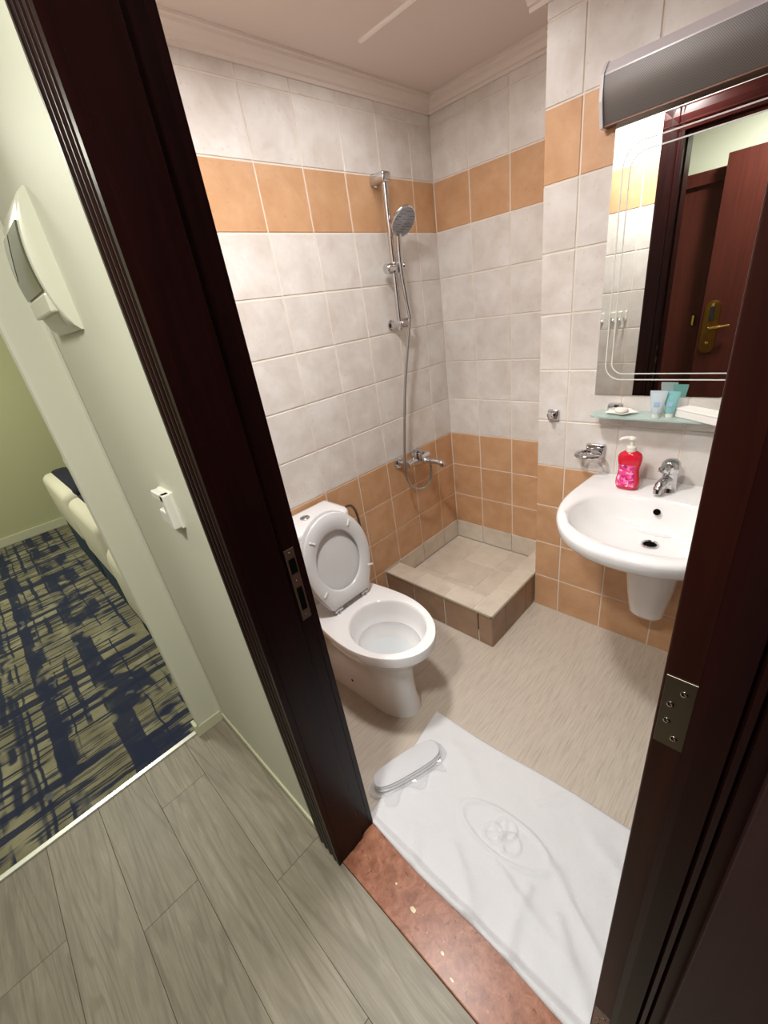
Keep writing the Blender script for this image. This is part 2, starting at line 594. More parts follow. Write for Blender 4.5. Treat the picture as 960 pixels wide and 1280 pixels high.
# door wall, with its opening
JL, JR, HEAD = .772, 1.463, 2.03
b = MB()
b.box(-.004, .745, HY, DY - G + .0015, FZ - .05, 2.6)
b.box(1.49, 1.85, HY, DY - G + .0015, FZ - .05, 2.6)
b.box(.745, 1.49, HY, DY - G + .0015, 2.06, 2.6)
wall_front = obj('wall_front', b, M['hall_paint'])
tag(wall_front, 'pale green painted wall around the bathroom door', kind='structure')
b = MB()
for x0, x1, z0, z1 in ((0, .745, FZ, CEIL), (1.49, 1.75, FZ, CEIL), (.745, 1.49, 2.06, CEIL)):
    b.box(x0, x1, DY - G - .002, DY - G + .002, z0, z1)
obj('grout_bed', b, M['grout'], wall_front)
for c0, c1 in ((0, .2), (.2, .4), (.4, .6), (.6, .672)):
    for k in range(12):
        z0, z1 = ROWS[k], min(ROWS[k + 1], CEIL - .02)
        if z1 - z0 < .02: continue
        inst('tile', tile_mesh(c1 - c0, z1 - z0, row_mat(k)), ((c0 + c1) / 2, DY - G, (z0 + z1) / 2), wall_front, (math.pi / 2, 0, math.pi))
for i in range(4):
    c0 = .672 + .2 * i; c1 = min(c0 + .2, 1.47)
    inst('tile', tile_mesh(c1 - c0, .10, 'tile_white'), ((c0 + c1) / 2, DY - G, 2.18), wall_front, (math.pi / 2, 0, math.pi))

# floors
floor = obj('floor', MB().box(-.05, 1.85, -1.585, 0.05, FZ - .05, FZ), M['vinyl'])
tag(floor, 'beige streaked vinyl bathroom floor', kind='structure')
ceiling = obj('ceiling', MB().box(-.05, 1.85, -1.70, 0.05, CEIL, CEIL + .06), M['ceiling'])
tag(ceiling, 'pale pinkish bathroom ceiling', kind='structure')
tr = obj('trim_2', MB().box(.19, 1.2, -.594, -.580, CEIL - .007, CEIL + .002, .002), simple('white_joint_filler', rgb(246, 240, 234), .7))
tag(tr, 'thin white joint strip on the bathroom ceiling', kind='structure')

# cornice: stepped plaster profile (out, down)
prof = [(0, 0), (.055, 0), (.055, -.008), (.048, -.010), (.046, -.018), (.030, -.024), (.022, -.034), (.020, -.038), (.010, -.040), (.008, -.050), (0, -.050)]
b = MB()
b.extrude(prof, (0, 0, CEIL), (0, -1.58, CEIL), (1, 0, 0), (0, 0, 1))
b.extrude(prof, (0, 0, CEIL), (.671, 0, CEIL), (0, -1, 0), (0, 0, 1))
b.extrude(prof, (.62, PY, CEIL), (1.75, PY, CEIL), (0, -1, 0), (0, 0, 1))
b.extrude(prof, (.671, PY, CEIL), (.671, 0, CEIL), (-1, 0, 0), (0, 0, 1))
b.extrude(prof, (0, DY, CEIL), (1.75, DY, CEIL), (0, 1, 0), (0, 0, 1))
tag(obj('trim_1', b, M['plaster']), 'white moulded cornice under the bathroom ceiling', kind='structure')

# threshold
ts = obj('trim_3', MB().box(JL - .02, JR + .02, -1.707, -1.572, FZ - .03, .004, .003), M['marble'])
tag(ts, 'speckled red marble threshold in the bathroom doorway', kind='structure')
b = MB()
for cx, cy, rx, ry in ((1.004, -1.652, .010, .0065), (1.115, -1.668, .006, .004), (.93, -1.64, .004, .003), (1.16, -1.69, .007, .003)):
    b.lathe([(1.0, 0), (.9, .0012), (.0, .0014)], (0, 0, 0), seg=9)
    vs9 = list(b.bm.verts)[-27:]
    for q in vs9:
        q.co = Vector((cx + q.co.x * rx * random.uniform(.8, 1.15), cy + q.co.y * ry * random.uniform(.8, 1.15), .0035 + q.co.z))
obj('stone_chips', b, M['marble_chip'], ts)

# hall: planks
hall_floor = obj('floor.001', MB().box(-.05, 1.95, -3.0, -1.70, FZ - .06, -.006), simple('plank_gap', rgb(104, 96, 82), 0.8))
tag(hall_floor, 'grey oak laminate hall floor', kind='structure')
joints = {0: [-.045, .656, 1.70], 1: [-.045, .15, 1.05, 1.85], 2: [-.045, .46, 1.36, 1.85], 3: [-.045, .80, 1.70],
          4: [-.045, .30, 1.20, 1.85], 5: [-.045, .60, 1.5, 1.85], 6: [-.045, .1, .95, 1.85], 7: [-.045, .40, 1.3, 1.85]}
for r_, js in joints.items():
    y1 = -1.708 - .1605 * r_; y0 = y1 - .1605
    for a, c_ in zip(js[:-1], js[1:]):
        bb = MB(); w2, h2 = (c_ - a) / 2 - .0003, (y1 - y0) / 2 - .0003; bv = .0007
        bb.loft([[(-w2, -h2, -.006), (w2, -h2, -.006), (w2, h2, -.006), (-w2, h2, -.006)],
                 [(-w2, -h2, -bv), (w2, -h2, -bv), (w2, h2, -bv), (-w2, h2, -bv)],
                 [(-w2 + bv, -h2 + bv, 0), (w2 - bv, -h2 + bv, 0), (w2 - bv, h2 - bv, 0), (-w2 + bv, h2 - bv, 0)]], cap0=False)
        inst('plank', finish(bb.bm, 'plank', M['plank']), ((a + c_) / 2, (y0 + y1) / 2, 0), hall_floor)
bed_floor = obj('floor.002', MB().box(-3.6, -.06, -3.6, .6, -.06, .001), M['carpet'])
tag(bed_floor, 'navy and olive patterned bedroom carpet', kind='structure')
strip = obj('trim_4', MB().box(-.066, -.044, -3.0, -1.815, -.006, .006, .002), M['strip_metal'])
tag(strip, 'pale metal edge strip between carpet and planks', kind='structure')

# stub wall between hall and bedroom, rounded plaster edge
prof = [(-.03, HY + .05), (-.03, -1.790), (-.033, -1.799), (-.040, -1.803), (-.050, -1.803), (-.055, -1.798), (-.055, HY + .05)]
b = MB(); b.loft([[(x, y, z) for x, y in prof] for z in (-.05, 2.7)])
b.box(-.20, -.1, HY, .5, -.05, 2.7)
wst = obj('wall_hall', b, M['hall_paint']); tag(wst, 'pale green wall end between the hall and the bedroom', kind='structure')
# the crease filler: gentle concave plaster bead in the inner corner
b = MB(); b.loft([[(-.031, -1.699, z), (-.031, -1.716, z), (-.025, -1.7065, z), (-.014, -1.701, z)] for z in (0, 2.6)])
obj('corner_bead', b, M['hall_paint'], wst)
b = MB()
b.extrude([(0, 0), (.012, 0), (.012, .06), (.008, .07), (0, .07)], (-.03, -1.706, 0), (.640, -1.706, 0), (0, -1, 0), (0, 0, 1))
obj_ = obj('baseboard_hall', MB().box(-.03, .640, -1.708, HY, 0, .035, .003), M['baseboard'])
tag(obj_, 'low cream skirting along the hall wall', kind='structure')
b.bm.free()
b = MB(); b.box(-.03, -.022, -1.806, -1.708, 0, .05, .002); b.box(-.066, -.022, -1.816, -1.803, 0, .06, .002)
tag(obj('baseboard_stub', b, M['baseboard']), 'cream skirting around the end of the stub wall', kind='structure')

# bedroom and far hall shell
tag(obj('wall_bedroom', MB().box(-3.62, -3.52, -3.6, .6, -.05, 2.7), M['bedroom_paint']), 'olive cream bedroom end wall', kind='structure')
tag(obj('baseboard_bedroom', MB().box(-3.52, -3.505, -3.6, .5, 0, .08, .003), M['baseboard']), 'cream skirting under the bedroom wall', kind='structure')
tag(obj('wall_bedhead', MB().box(-3.62, -.1, .5, .6, -.05, 2.7), M['bedroom_paint']), 'bedroom wall behind the bed heads', kind='structure')
tag(obj('wall_opposite', MB().box(-3.62, 1.95, -3.10, -3.0, -.05, 2.7), M['hall_paint']), 'pale green hall wall facing the bathroom', kind='structure')
b = MB(); b.box(1.86, 1.96, -3.1, -2.95, -.05, 2.7); b.box(1.86, 1.96, -1.75, -1.6, -.05, 2.7); b.box(1.86, 1.96, -2.95, -1.75, 2.1, 2.7)
tag(obj('wall_entry', b, M['hall_paint']), 'hall end wall around the entry doorway', kind='structure')
tag(obj('wall_corridor', MB().box(2.9, 3.0, -3.6, -1.0, -.05, 2.7), M['hall_paint']), 'corridor wall beyond the entry', kind='structure')
tag(obj('ceiling.001', MB().box(-3.62, 3.0, -3.6, .6, 2.6, 2.7), M['plaster']), 'hall and bedroom ceiling', kind='structure')
tag(obj('ceiling.002', MB().box(-.2, 1.95, -3.1, HY, 2.40, 2.46), M['plaster']), 'lowered hall ceiling', kind='structure')

# ------------------------------------------------------------------ bathroom door frame (door_1) and leaf (door_2)
door_1 = thing('door_1', (.772, -1.65, 0), 'dark mahogany frame of the bathroom doorway', None, kind='structure')


def flute_prof(w, d, flat0=.022, n=4, flat1=.012):
    """casing section: offset along the wall from the opening side, depth from the wall"""
    pts = [(0, 0), (0, d), (flat1, d)]
    span = w - flat0 - flat1; s = span / n
    for k in range(n):
        a = flat1 + k * s
        dd = d - .0035 * k / n
        pts += [(a + .0015, dd - .006), (a + s * .28, dd - .0015), (a + s * .5, dd), (a + s * .75, dd - .001), (a + s * .97, dd - .004)]
    pts += [(w - flat0 + .002, d - .009), (w - .003, d - .010), (w, d - .013), (w, 0)]
    return pts


# left jamb with rabbet on the bathroom side
b = MB()
b.loft([[(JL, HY - .004, z), (JL, -1.624, z), (JL - .003, -1.622, z), (JL - .007, -1.620, z), (JL - .007, DY + .012, z), (JL - .03, DY + .012, z), (JL - .03, HY - .004, z)] for z in (-.004, HEAD)])
jamb = obj('jamb', b, M['wood'], door_1)
b = MB()
b.loft([[(JR, HY - .004, z), (JR, -1.624, z), (JR + .006, -1.620, z), (JR + .006, DY + .006, z), (JR + .03, DY + .006, z), (JR + .03, HY - .004, z)] for z in (-.004, HEAD)])
obj('jamb', b, M['wood'], door_1)
b = MB(); b.box(JL - .03, JR + .03, HY - .004, -1.622, HEAD, HEAD + .03); b.box(JL - .03, JR + .03, -1.622, DY + .006, HEAD + .006, HEAD + .03)
obj('head_jamb', b, M['wood_h'], door_1)
cp = flute_prof(.128, .020)
b = MB(); b.loft([[(JL - .001 - a, HY - d, z) for a, d in cp] for z in (-.002, HEAD + .128)])
obj('casing', b, M['wood'], door_1)
cp2 = [(0, 0), (0, .018), (.006, .019), (.021, .0165), (.0225, .012), (.024, .016), (.0275, .017), (.029, .012), (.0305, .016), (.040, .015), (.055, .013), (.09, .012), (.09, 0)]
b = MB(); b.loft([[(JR + .001 + a, HY - d, z) for a, d in cp2] for z in (-.002, HEAD + .128)])
obj('casing', b, M['wood'], door_1)
b = MB(); b.loft([[(x, HY - d, HEAD + a) for a, d in cp] for x in (JL - .1285, JR + .09)])
obj('head_casing', b, M['wood_h'], door_1)
# bathroom-side casing (seen in the mirror)
ci = [(0, 0), (0, .012), (.015, .016), (.020, .010), (.028, .018), (.036, .012), (.060, .016), (.090, .014), (.098, .008), (.098, 0)]
b = MB(); b.loft([[(JL - .006 - a, DY - .003 + d, z) for a, d in ci] for z in (FZ, HEAD + .10)])
obj('casing', b, M['wood'], door_1)
b = MB(); b.loft([[(JR + .007 + a, DY - .003 + d, z) for a, d in ci] for z in (FZ, HEAD + .10)])
obj('casing', b, M['wood'], door_1)
b = MB(); b.loft([[(x, DY - .003 + d, HEAD + .004 + a) for a, d in ci] for x in (JL - .104, JR + .105)])
obj('head_casing', b, M['wood_h'], door_1)
# strike plate with two dark slots
xs = JL - .007
b = MB(); b.box(xs - .001, xs + .0015, -1.612, -1.588, .868, 1.052, .0006, 1)
sp = obj('strike_plate', b, M['bronze'], door_1)
b = MB(); b.box(xs + .0008, xs + .0022, -1.607, -1.593, .895, .955); b.box(xs + .0008, xs + .0022, -1.608, -1.592, .992, 1.028)
obj('latch_slot', b, M['dark_hole'], sp)
b = MB()
for z in (.880, .972, 1.042):
    b.lathe([(.0028, 0), (.0024, .001), (.0, .0014)], (xs + .0015, -1.600, z), (1, 0, 0), 10)
obj('screw', b, M['steel'], sp)

# bathroom door leaf, standing open into the bathroom, edge towards the hall
LX0, LX1, LY0 = 1.4285, 1.4625, -1.578
door_2 = thing('door_2', (LX1, LY0, 0), 'dark wooden bathroom door standing open, hinged edge seen', None, kind='structure')
obj('leaf', MB().box(LX0, LX1, LY0, LY0 + .68, .012, HEAD - .006, .0025, 3), M['wood_edge'], door_2)
for z in (1.062, .182, 1.80):
    b = MB(); b.box(LX0 + .003, LX1 - .004, LY0 - .0014, LY0 + .001, z - .049, z + .049, .0004, 1)
    hp = obj('hinge', b, M['steel'], door_2)
    b = MB()
    for k, (dx, dz) in enumerate(((.020, .032), (.011, .012), (.011, -.012), (.020, -.034))):
        b.lathe([(.0036, 0), (.0034, .0008), (.0022, .0012), (.0012, .0004), (.0, .0003)], (LX0 + dx, LY0 - .0014, z + dz), (0, -1, 0), 14)
    obj('screw', b, M['chrome'], hp, True)
    b = MB(); b.tube([(LX1 + .002, LY0 - .002, z - .05), (LX1 + .002, LY0 - .002, z + .05)], .0035, 10)
    obj('knuckle', b, M['steel'], hp, True)

# dark jamb of the entry doorway beside the bathroom casing
tag(obj('door_3', MB().box(1.5035, 1.86, -1.7245, -1.70, 0, 2.12, .0015), wood_mat('entry_jamb_wood', rgb(38, 22, 23), rgb(50, 31, 31), 0.45)),
    'dark flat jamb of the entry doorway beside the bathroom casing', kind='structure')

# entry door leaf folded back along the hall, seen in the mirror
door_4 = thing('door_4', (1.62, -2.83, 0), 'brown entry door folded back along the hall, seen in the mirror', None, kind='structure')
b = MB(); b.box(.738, 1.62, -2.872, -2.830, .01, 2.07, .003)
obj('leaf', b, M['wood_red'], door_4)
lx, ly, lz = .807, -2.829, .995
esc = [(x, y) for x, y in rrect(-.050, .050, -.185, .185, .048, 7)]
b = MB(); b.loft([[(lx + x, ly - .001, lz + z) for x, z in esc], [(lx + x, ly + .007, lz + z) for x, z in esc], [(lx + x * .85, ly + .010, lz + z * .97) for x, z in esc]])
pl = obj('lock_plate', b, M['brass_dull'], door_4, True)
b = MB(); b.box(lx - .014, lx + .014, ly + .008, ly + .024, lz + .045, lz + .145, .004); obj('card_reader', b, M['rubber'], pl)
b = MB(); b.lathe([(.012, 0), (.012, .012), (.006, .018), (0, .019)], (lx, ly + .010, lz - .11), (0, 1, 0), 18); obj('thumb_turn', b, M['brass'], pl, True)
b = MB(); b.tube(bezier([(lx, ly + .008, lz), (lx, ly + .045, lz), (lx + .012, ly + .055, lz), (lx + .06, ly + .056, lz + .004), (lx + .125, ly + .05, lz + .012)], 6), [.011] * 7 + [.010] * 12 + [.008] * 6, 12)
obj('lever', b, M['brass'], pl, True)
b = MB(); b.lathe([(.014, 0), (.013, .006), (.008, .008), (0, .009)], (lx + .002, ly + .010, lz + .155), (0, 1, 0), 18); obj('indicator', b, M['brass'], pl, True)

# panelled cupboard doorway in the opposite hall wall, seen in the mirror
door_5 = thing('door_5', (.4, -3.0, 0), 'reddish brown cupboard door in the hall wall, seen in the mirror', None, kind='structure')
b = MB(); b.box(-.06, .02, -3.0, -2.955, 0, 2.018, .003); b.box(1.16, 1.24, -3.0, -2.955, 0, 2.018, .003); b.box(.02, 1.16, -3.0, -2.955, 1.936, 2.018, .003)
obj('frame', b, M['wood_red'], door_5)
obj('panel', MB().box(.02, 1.16, -3.0, -2.99, 0, 1.936), M['wood_red'], door_5)
b = MB(); b.box(.655, .675, -2.991, -2.968, 1.0, 1.075, .006); obj('handle', b, M['brass'], door_5)

# ------------------------------------------------------------------ shower tray
TX, TY, TZ, TF = .667, -.683, .165, .060
tray = thing('shower_tray', (.33, -.34, FZ), 'raised tiled shower tray with beige top and brown tiled sides', 'shower tray')
b = MB(); g2 = .004
b.box(.0, TX - g2, TY + g2, -.002, FZ, TF - g2)
b.box(.0, TX - g2, TY + g2, -.565 - g2, TF - g2, TZ - g2)
b.box(.580 + g2, TX - g2, TY + g2, -.002, TF - g2, TZ - g2)
obj('curb', b, M['grout'], tray)
for x0, x1 in ((0, .199), (.199, .396), (.396, .592), (.592, TX)):
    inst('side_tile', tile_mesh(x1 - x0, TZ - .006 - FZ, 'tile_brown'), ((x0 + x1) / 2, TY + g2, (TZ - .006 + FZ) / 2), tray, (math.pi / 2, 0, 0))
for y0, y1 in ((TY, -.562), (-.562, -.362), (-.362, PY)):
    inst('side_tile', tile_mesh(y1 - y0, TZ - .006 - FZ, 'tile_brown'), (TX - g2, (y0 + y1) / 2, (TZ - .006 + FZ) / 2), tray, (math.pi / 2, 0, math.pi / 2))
for x0, x1 in ((0, .199), (.199, .396), (.396, .565)):
    inst('top_tile', tile_mesh(x1 - x0, .118, 'tile_beige'), ((x0 + x1) / 2, TY + .059, TZ - g2), tray)
for y0, y1 in ((TY, -.48), (-.48, -.28), (-.28, -.002)):
    inst('top_tile', tile_mesh(y1 - y0, TX - .565, 'tile_beige'), ((.565 + TX) / 2, (y0 + y1) / 2, TZ - g2), tray, (0, 0, math.pi / 2))
for x0, x1 in ((0.006, .201), (.201, .406), (.406, .58)):
    for y0, y1 in ((-.211, -.006), (-.418, -.211), (-.565, -.418)):
        me = tile_mesh(x1 - x0, y1 - y0, 'tile_beige')
        inst('floor_tile', me, ((x0 + x1) / 2, (y0 + y1) / 2, TF - g2), tray, (random.uniform(-.006, .006), random.uniform(-.006, .006), 0))
for y0, y1 in ((-.1511, -.004), (-.3531, -.1511), (-.565, -.3531)):
    inst('skirting_tile', tile_mesh(y1 - y0, .180 - TF, 'tile_beige', .007), (-.002, (y0 + y1) / 2, (.180 + TF) / 2), tray, (math.pi / 2, 0, math.pi / 2))
for x0, x1 in ((.004, .194), (.194, .391), (.391, .593), (.593, .667)):
    inst('skirting_tile', tile_mesh(x1 - x0, .180 - TF, 'tile_beige', .007), ((x0 + x1) / 2, .002, (.180 + TF) / 2), tray, (math.pi / 2, 0, 0))
b = MB(); b.box(.0, TX + .002, TY - .003, TY + .006, TZ - .007, TZ + .001, .001, 1); b.box(TX - .006, TX + .003, TY - .003, PY, TZ - .007, TZ + .001, .001, 1)
obj('edge_trim', b, simple('olive_edge_trim', rgb(150, 138, 118), .4), tray)

# ------------------------------------------------------------------ toilet
YC = -1.165
toilet = thing('toilet', (.38, YC, FZ), 'white ceramic toilet with raised seat and dual flush tank', 'toilet')


def pan_outline(xb, xm, xf, wb, w_):
    pts = []
    for k in range(13):
        s = k / 12; x = xb + (xm - xb) * s; f = s * s * (3 - 2 * s)
        pts.append((x, wb + (w_ - wb) * f))
    for k in range(1, 24):
        a = math.pi / 2 * (1 - k / 12.0)
        if k <= 12:
            pts.append((xm + (xf - xm) * math.cos(a), w_ * math.sin(a)))
    half = pts
    full = [(x, YC + y) for x, y in half] + [(x, YC - y) for x, y in reversed(half[:-1])]
    return full


NC = 64; CEN = (.50, YC)


def pan_ring(z, xb, xm, xf, wb, w_):
    return [(x, y, z) for x, y in polar(pan_outline(xb, xm, xf, wb, w_), CEN, NC)]


def ell_ring(z, cx, a, bb):
    return [(x, y, z) for x, y in polar([(cx + a * math.cos(2 * math.pi * k / 96), YC + bb * math.sin(2 * math.pi * k / 96)) for k in range(96)], CEN, NC)]


RZ = .402
rings = [pan_ring(FZ, .12, .47, .612, .100, .088), pan_ring(.015, .12, .47, .608, .098, .085), pan_ring(.05, .12, .47, .598, .092, .079),
         pan_ring(.14, .11, .47, .594, .094, .078), pan_ring(.20, .09, .46, .600, .100, .084), pan_ring(.25, .07, .455, .618, .112, .104),
         pan_ring(.29, .06, .455, .650, .122, .130), pan_ring(.32, .05, .455, .682, .128, .152), pan_ring(.345, .05, .455, .700, .130, .167),
         pan_ring(.357, .05, .455, .706, .130, .171), pan_ring(.361, .05, .455, .714, .132, .176), pan_ring(.394, .05, .455, .716, .132, .177),
         pan_ring(.4005, .0515, .455, .714, .131, .175), pan_ring(RZ, .055, .455, .709, .128, .171),
         ell_ring(RZ, .515, .162, .142), ell_ring(.3995, .515, .157, .138), ell_ring(.388, .515, .154, .135), ell_ring(.345, .514, .146, .127),
         ell_ring(.315, .512, .135, .117), ell_ring(.311, .511, .131, .113), ell_ring(.306, .511, .132, .114), ell_ring(.27, .507, .116, .100), ell_ring(.22, .50, .085, .070), ell_ring(.17, .49, .05, .04)]
b = MB(); b.loft(rings)
obj('pan', b, M['ceramic'], toilet, True, 50)
b = MB(); b.loft([ell_ring(.250, .504, .104, .088), ell_ring(.251, .504, .103, .087)]); obj('water', b, M['water'], toilet)
b = MB(); b.lathe([(.007, 0), (.006, .001), (0, .0012)], (.335, YC - .0945, .07), (0, -1, 0), 14); obj('fixing_hole', b, M['dark_hole'], toilet)
# tank


def tank_ring(z, x0, x1, hw, r=.045):
    return [(x, YC + .005 + y, z) for x, y in rrect(x0, x1, -hw, hw, [r, .01, .01, r], 6)]


b = MB(); b.loft([tank_ring(.395, .06, .185, .140), tank_ring(.41, .045, .187, .150), tank_ring(.55, .03, .190, .160), tank_ring(.708, .022, .192, .166)])
obj('tank', b, M['ceramic'], toilet, True, 50)
b = MB(); b.loft([tank_ring(.708, .016, .198, .172, .05), tank_ring(.712, .012, .203, .177, .052), tank_ring(.734, .012, .203, .177, .052), tank_ring(.743, .018, .197, .171, .05), tank_ring(.747, .035, .18, .155, .04)])
obj('tank_lid', b, M['ceramic'], toilet, True, 50)
b = MB(); b.lathe([(.021, 0), (.021, .004), (.019, .006), (.0165, .0062), (.016, .0045), (.0155, .0065), (0, .0075)], (.100, YC + .010, .7465), seg=28)
fb = obj('flush_button', b, M['chrome'], toilet, True)
b = MB(); b.box(.0995, .1005, YC - .005, YC + .025, .7535, .7545); obj('button_split', b, M['dark_hole'], fb)
# seat ring and lid, raised
H = Vector((.303, YC + .008, .428)); D = Vector((-.060, 0, .365)).normalized(); N = Vector((D.z, 0, -D.x)); U = Vector((0, 1, 0))


def seat_poly(s=1.0, L=.378):
    half = []
    for k in range(9):
        q = k / 8; half.append((.098 + (.158 - .098) * math.sin(q * math.pi / 2), .19 * q))
    for k in range(1, 13):
        a = math.pi / 2 * k / 12; half.append((.158 * math.cos(a), .19 + (L - .19) * math.sin(a)))
    return [(u * s, (v_ - .18) * s + .18) for u, v_ in half] + [(-u * s, (v_ - .18) * s + .18) for u, v_ in reversed(half[:-1])]


def seat_pts(poly, off):
    return [H + U * u + D * v_ + N * off for u, v_ in poly]


SC = (0, .18); so = polar(seat_poly(), SC, NC)
so2 = polar(seat_poly(.975), SC, NC)
hole = [(.105 * math.cos(2 * math.pi * k / NC), .18 + .124 * math.sin(2 * math.pi * k / NC)) for k in range(NC)]
hole2 = [(.111 * math.cos(2 * math.pi * k / NC), .18 + .131 * math.sin(2 * math.pi * k / NC)) for k in range(NC)]
mid = [((a[0] + c_[0]) / 2, (a[1] + c_[1]) / 2) for a, c_ in zip(so, hole)]
b = MB()
rr = [seat_pts(so2, -.001), seat_pts(so, .003), seat_pts(so, .010), seat_pts(so2, .014), seat_pts(mid, .016), seat_pts(hole2, .013), seat_pts(hole, .009), seat_pts(hole, .003), seat_pts(hole2, -.001)]
b.loft(rr + [rr[0]], False, False)
ring = obj('seat_ring', b, M['seat'], toilet, True, 60)
for (u, v_, a) in ((.088, .305, 55), (-.094, .300, 140), (.134, .090, -15), (-.110, .085, 215)):
    c0 = H + U * u + D * v_ + N * .016; dr = (U * math.cos(math.radians(a)) + D * math.sin(math.radians(a)))
    b = MB(); b.tube([c0 - dr * .013, c0 - dr * .011, c0 + dr * .011, c0 + dr * .013], [.002, .0045, .0045, .002], 8)
    obj('bumper', b, M['white_plastic'], ring, True)
lo = polar(seat_poly(1.015, .38), SC, NC); lo2 = polar(seat_poly(.97, .375), SC, NC); lo3 = polar(seat_poly(.80, .36), SC, NC)
b = MB(); b.loft([seat_pts(lo2, -.006), seat_pts(lo, -.008), seat_pts(lo, -.016), seat_pts(lo2, -.022), seat_pts(lo3, -.026)])
obj('seat_lid', b, M['seat'], toilet, True, 50)
for s in (-.072, .072):
    b = MB(); b.tube([H + U * (s - .020) + Vector((.002, 0, -.010)), H + U * (s + .020) + Vector((.002, 0, -.010))], .0085, 12)
    b.lathe([(.013, 0), (.013, .008), (.010, .014), (.0, .016)], (.304, YC + .008 + s, RZ - .001), seg=16)
    obj('hinge', b, M['chrome'], toilet, True)

# supply pipe beside the tank
sup = obj('supply_pipe', MB().tube(bezier([(.085, -.985, .685), (.075, -.93, .690), (.055, -.875, .672), (.035, -.835, .610), (.028, -.822, .50), (.028, -.82, .35), (.004, -.82, .30)], 8), .006, 10), M['steel'], None, True, origin=(.03, -.82, .30))
tag(sup, 'thin grey metal supply pipe curving from tank to wall', 'pipe')

# ------------------------------------------------------------------ shower fittings
SX, SY = .060, -.402
rail = thing('shower_rail', (0, SY, 1.40), 'vertical chrome shower rail with wall brackets in the shower corner', 'shower rail')
b = MB(); b.tube([(SX, SY, 1.372), (SX, SY, 1.955)], .0125, 18); obj('pole', b, M['chrome'], rail, True)
b = MB(); b.box(-.001, .078, SY - .024, SY + .024, 1.922, 1.958, .008, 3); b.lathe([(.024, 0), (.024, .008), (.018, .012), (0, .013)], (0, SY, 1.941), (1, 0, 0), 20)
obj('bracket', b, M['chrome'], rail, True)
b = MB(); b.box(-.001, .076, SY - .013, SY + .013, 1.384, 1.408, .006, 3); b.lathe([(.022, 0), (.022, .008), (.017, .012), (0, .013)], (0, SY, 1.396), (1, 0, 0), 20)
b.lathe([(.020, -.004), (.023, .0), (.023, .036), (.018, .043), (0, .044)], (SX, SY + .004, 1.396), (.3, .9, 0), 18)
obj('bracket', b, M['chrome'], rail, True)
b = MB(); b.lathe([(.020, -.020), (.022, -.017), (.022, .017), (.020, .020)], (SX, SY, 1.620), seg=20)
b.lathe([(.015, -.042), (.021, -.037), (.021, .004), (.015, .010)], (SX, SY - .010, 1.620), (0, 1, 0), 18)
b.lathe([(.014, 0), (.016, .004), (.016, .034), (.012, .038)], (SX + .004, SY + .012, 1.622), (.55, .8, 0), 18)
obj('slider', b, M['chrome'], rail, True)

hs = thing('hand_shower', (.085, -.385, 1.62), 'round chrome hand shower with grey spray face on the rail', 'hand shower')
hd = Vector((.75, -.08, -.55)).normalized(); hc = Vector((.125, -.385, 1.778))
b = MB(); b.lathe([(.016, -.034), (.038, -.025), (.057, -.009), (.061, 0), (.060, .004), (.055, .006)], hc, hd, 28); obj('head', b, M['chrome'], hs, True)
b = MB(); b.lathe([(.0545, .0052), (.0545, .0072), (.020, .0085), (.017, .0105), (.0, .011)], hc, hd, 28); obj('spray_face', b, M['spray'], hs, True)
hb = hc - hd * .024
b = MB(); b.tube(bezier([hc - hd * .016 + Vector((0, 0, -.012)), hb + Vector((-.012, -.004, -.050)), (.088, -.388, 1.64), (.088, -.376, 1.52), (.092, -.366, 1.415)], 6), [.016] * 4 + [.012] * 8 + [.011] * 8 + [.009] * 5, 14)
obj('handle', b, M['chrome'], hs, True)
b = MB(); b.tube(bezier([(.092, -.366, 1.42), (.088, -.385, 1.34), (.078, -.432, 1.14), (.076, -.472, .94), (.082, -.506, .78), (.088, -.512, .690), (.097, -.480, .615), (.108, -.420, .588), (.111, -.362, .605), (.1065, -.3365, .691)], 10), .0068, 10)
obj('hose', b, simple('braided_hose', rgb(178, 176, 174), .28, .9), hs, True)

mx = thing('shower_mixer', (0, -.40, .735), 'chrome wall mixer tap in the shower corner', 'mixer tap')
for y in (-.470, -.330):
    b = MB(); b.lathe([(.031, 0), (.031, .005), (.026, .012), (.016, .016), (.014, .05)], (0, y, .735), (1, 0, 0), 22); obj('flange', b, M['chrome'], mx, True)
b = MB(); b.tube([(.068, -.488, .735), (.068, -.485, .735), (.068, -.44, .735), (.068, -.40, .735), (.068, -.36, .735), (.068, -.315, .735), (.068, -.312, .735)], [.014, .0235, .0235, .028, .0235, .0235, .014], 18)
obj('body', b, M['chrome'], mx, True)
b = MB(); b.lathe([(.027, -.005), (.028, .032), (.025, .038), (0, .040)], (.072, -.40, .745), seg=22)
obj('cartridge', b, M['chrome'], mx, True)
b = MB(); b.tube(bezier([(.072, -.40, .783), (.085, -.405, .795), (.120, -.425, .800), (.150, -.44, .798)], 6), [.012] * 8 + [.008] * 11, 12); obj('lever', b, M['chrome'], mx, True)
b = MB(); b.tube(bezier([(.07, -.365, .728), (.10, -.360, .722), (.15, -.350, .722), (.185, -.345, .715), (.192, -.344, .700)], 6), [.018] * 6 + [.0145] * 19, 14); obj('spout', b, M['chrome'], mx, True)
b = MB(); b.lathe([(.010, 0), (.010, .03)], (.105, -.336, .695), (-.2, -.05, 1), 14); obj('hose_outlet', b, M['chrome'], mx, True)

# ------------------------------------------------------------------ basin
BX = 1.190
basin = thing('washbasin', (BX, PY, .50), 'white ceramic washbasin with half pedestal on tiled wall', 'washbasin')
BC = (BX, -.575)


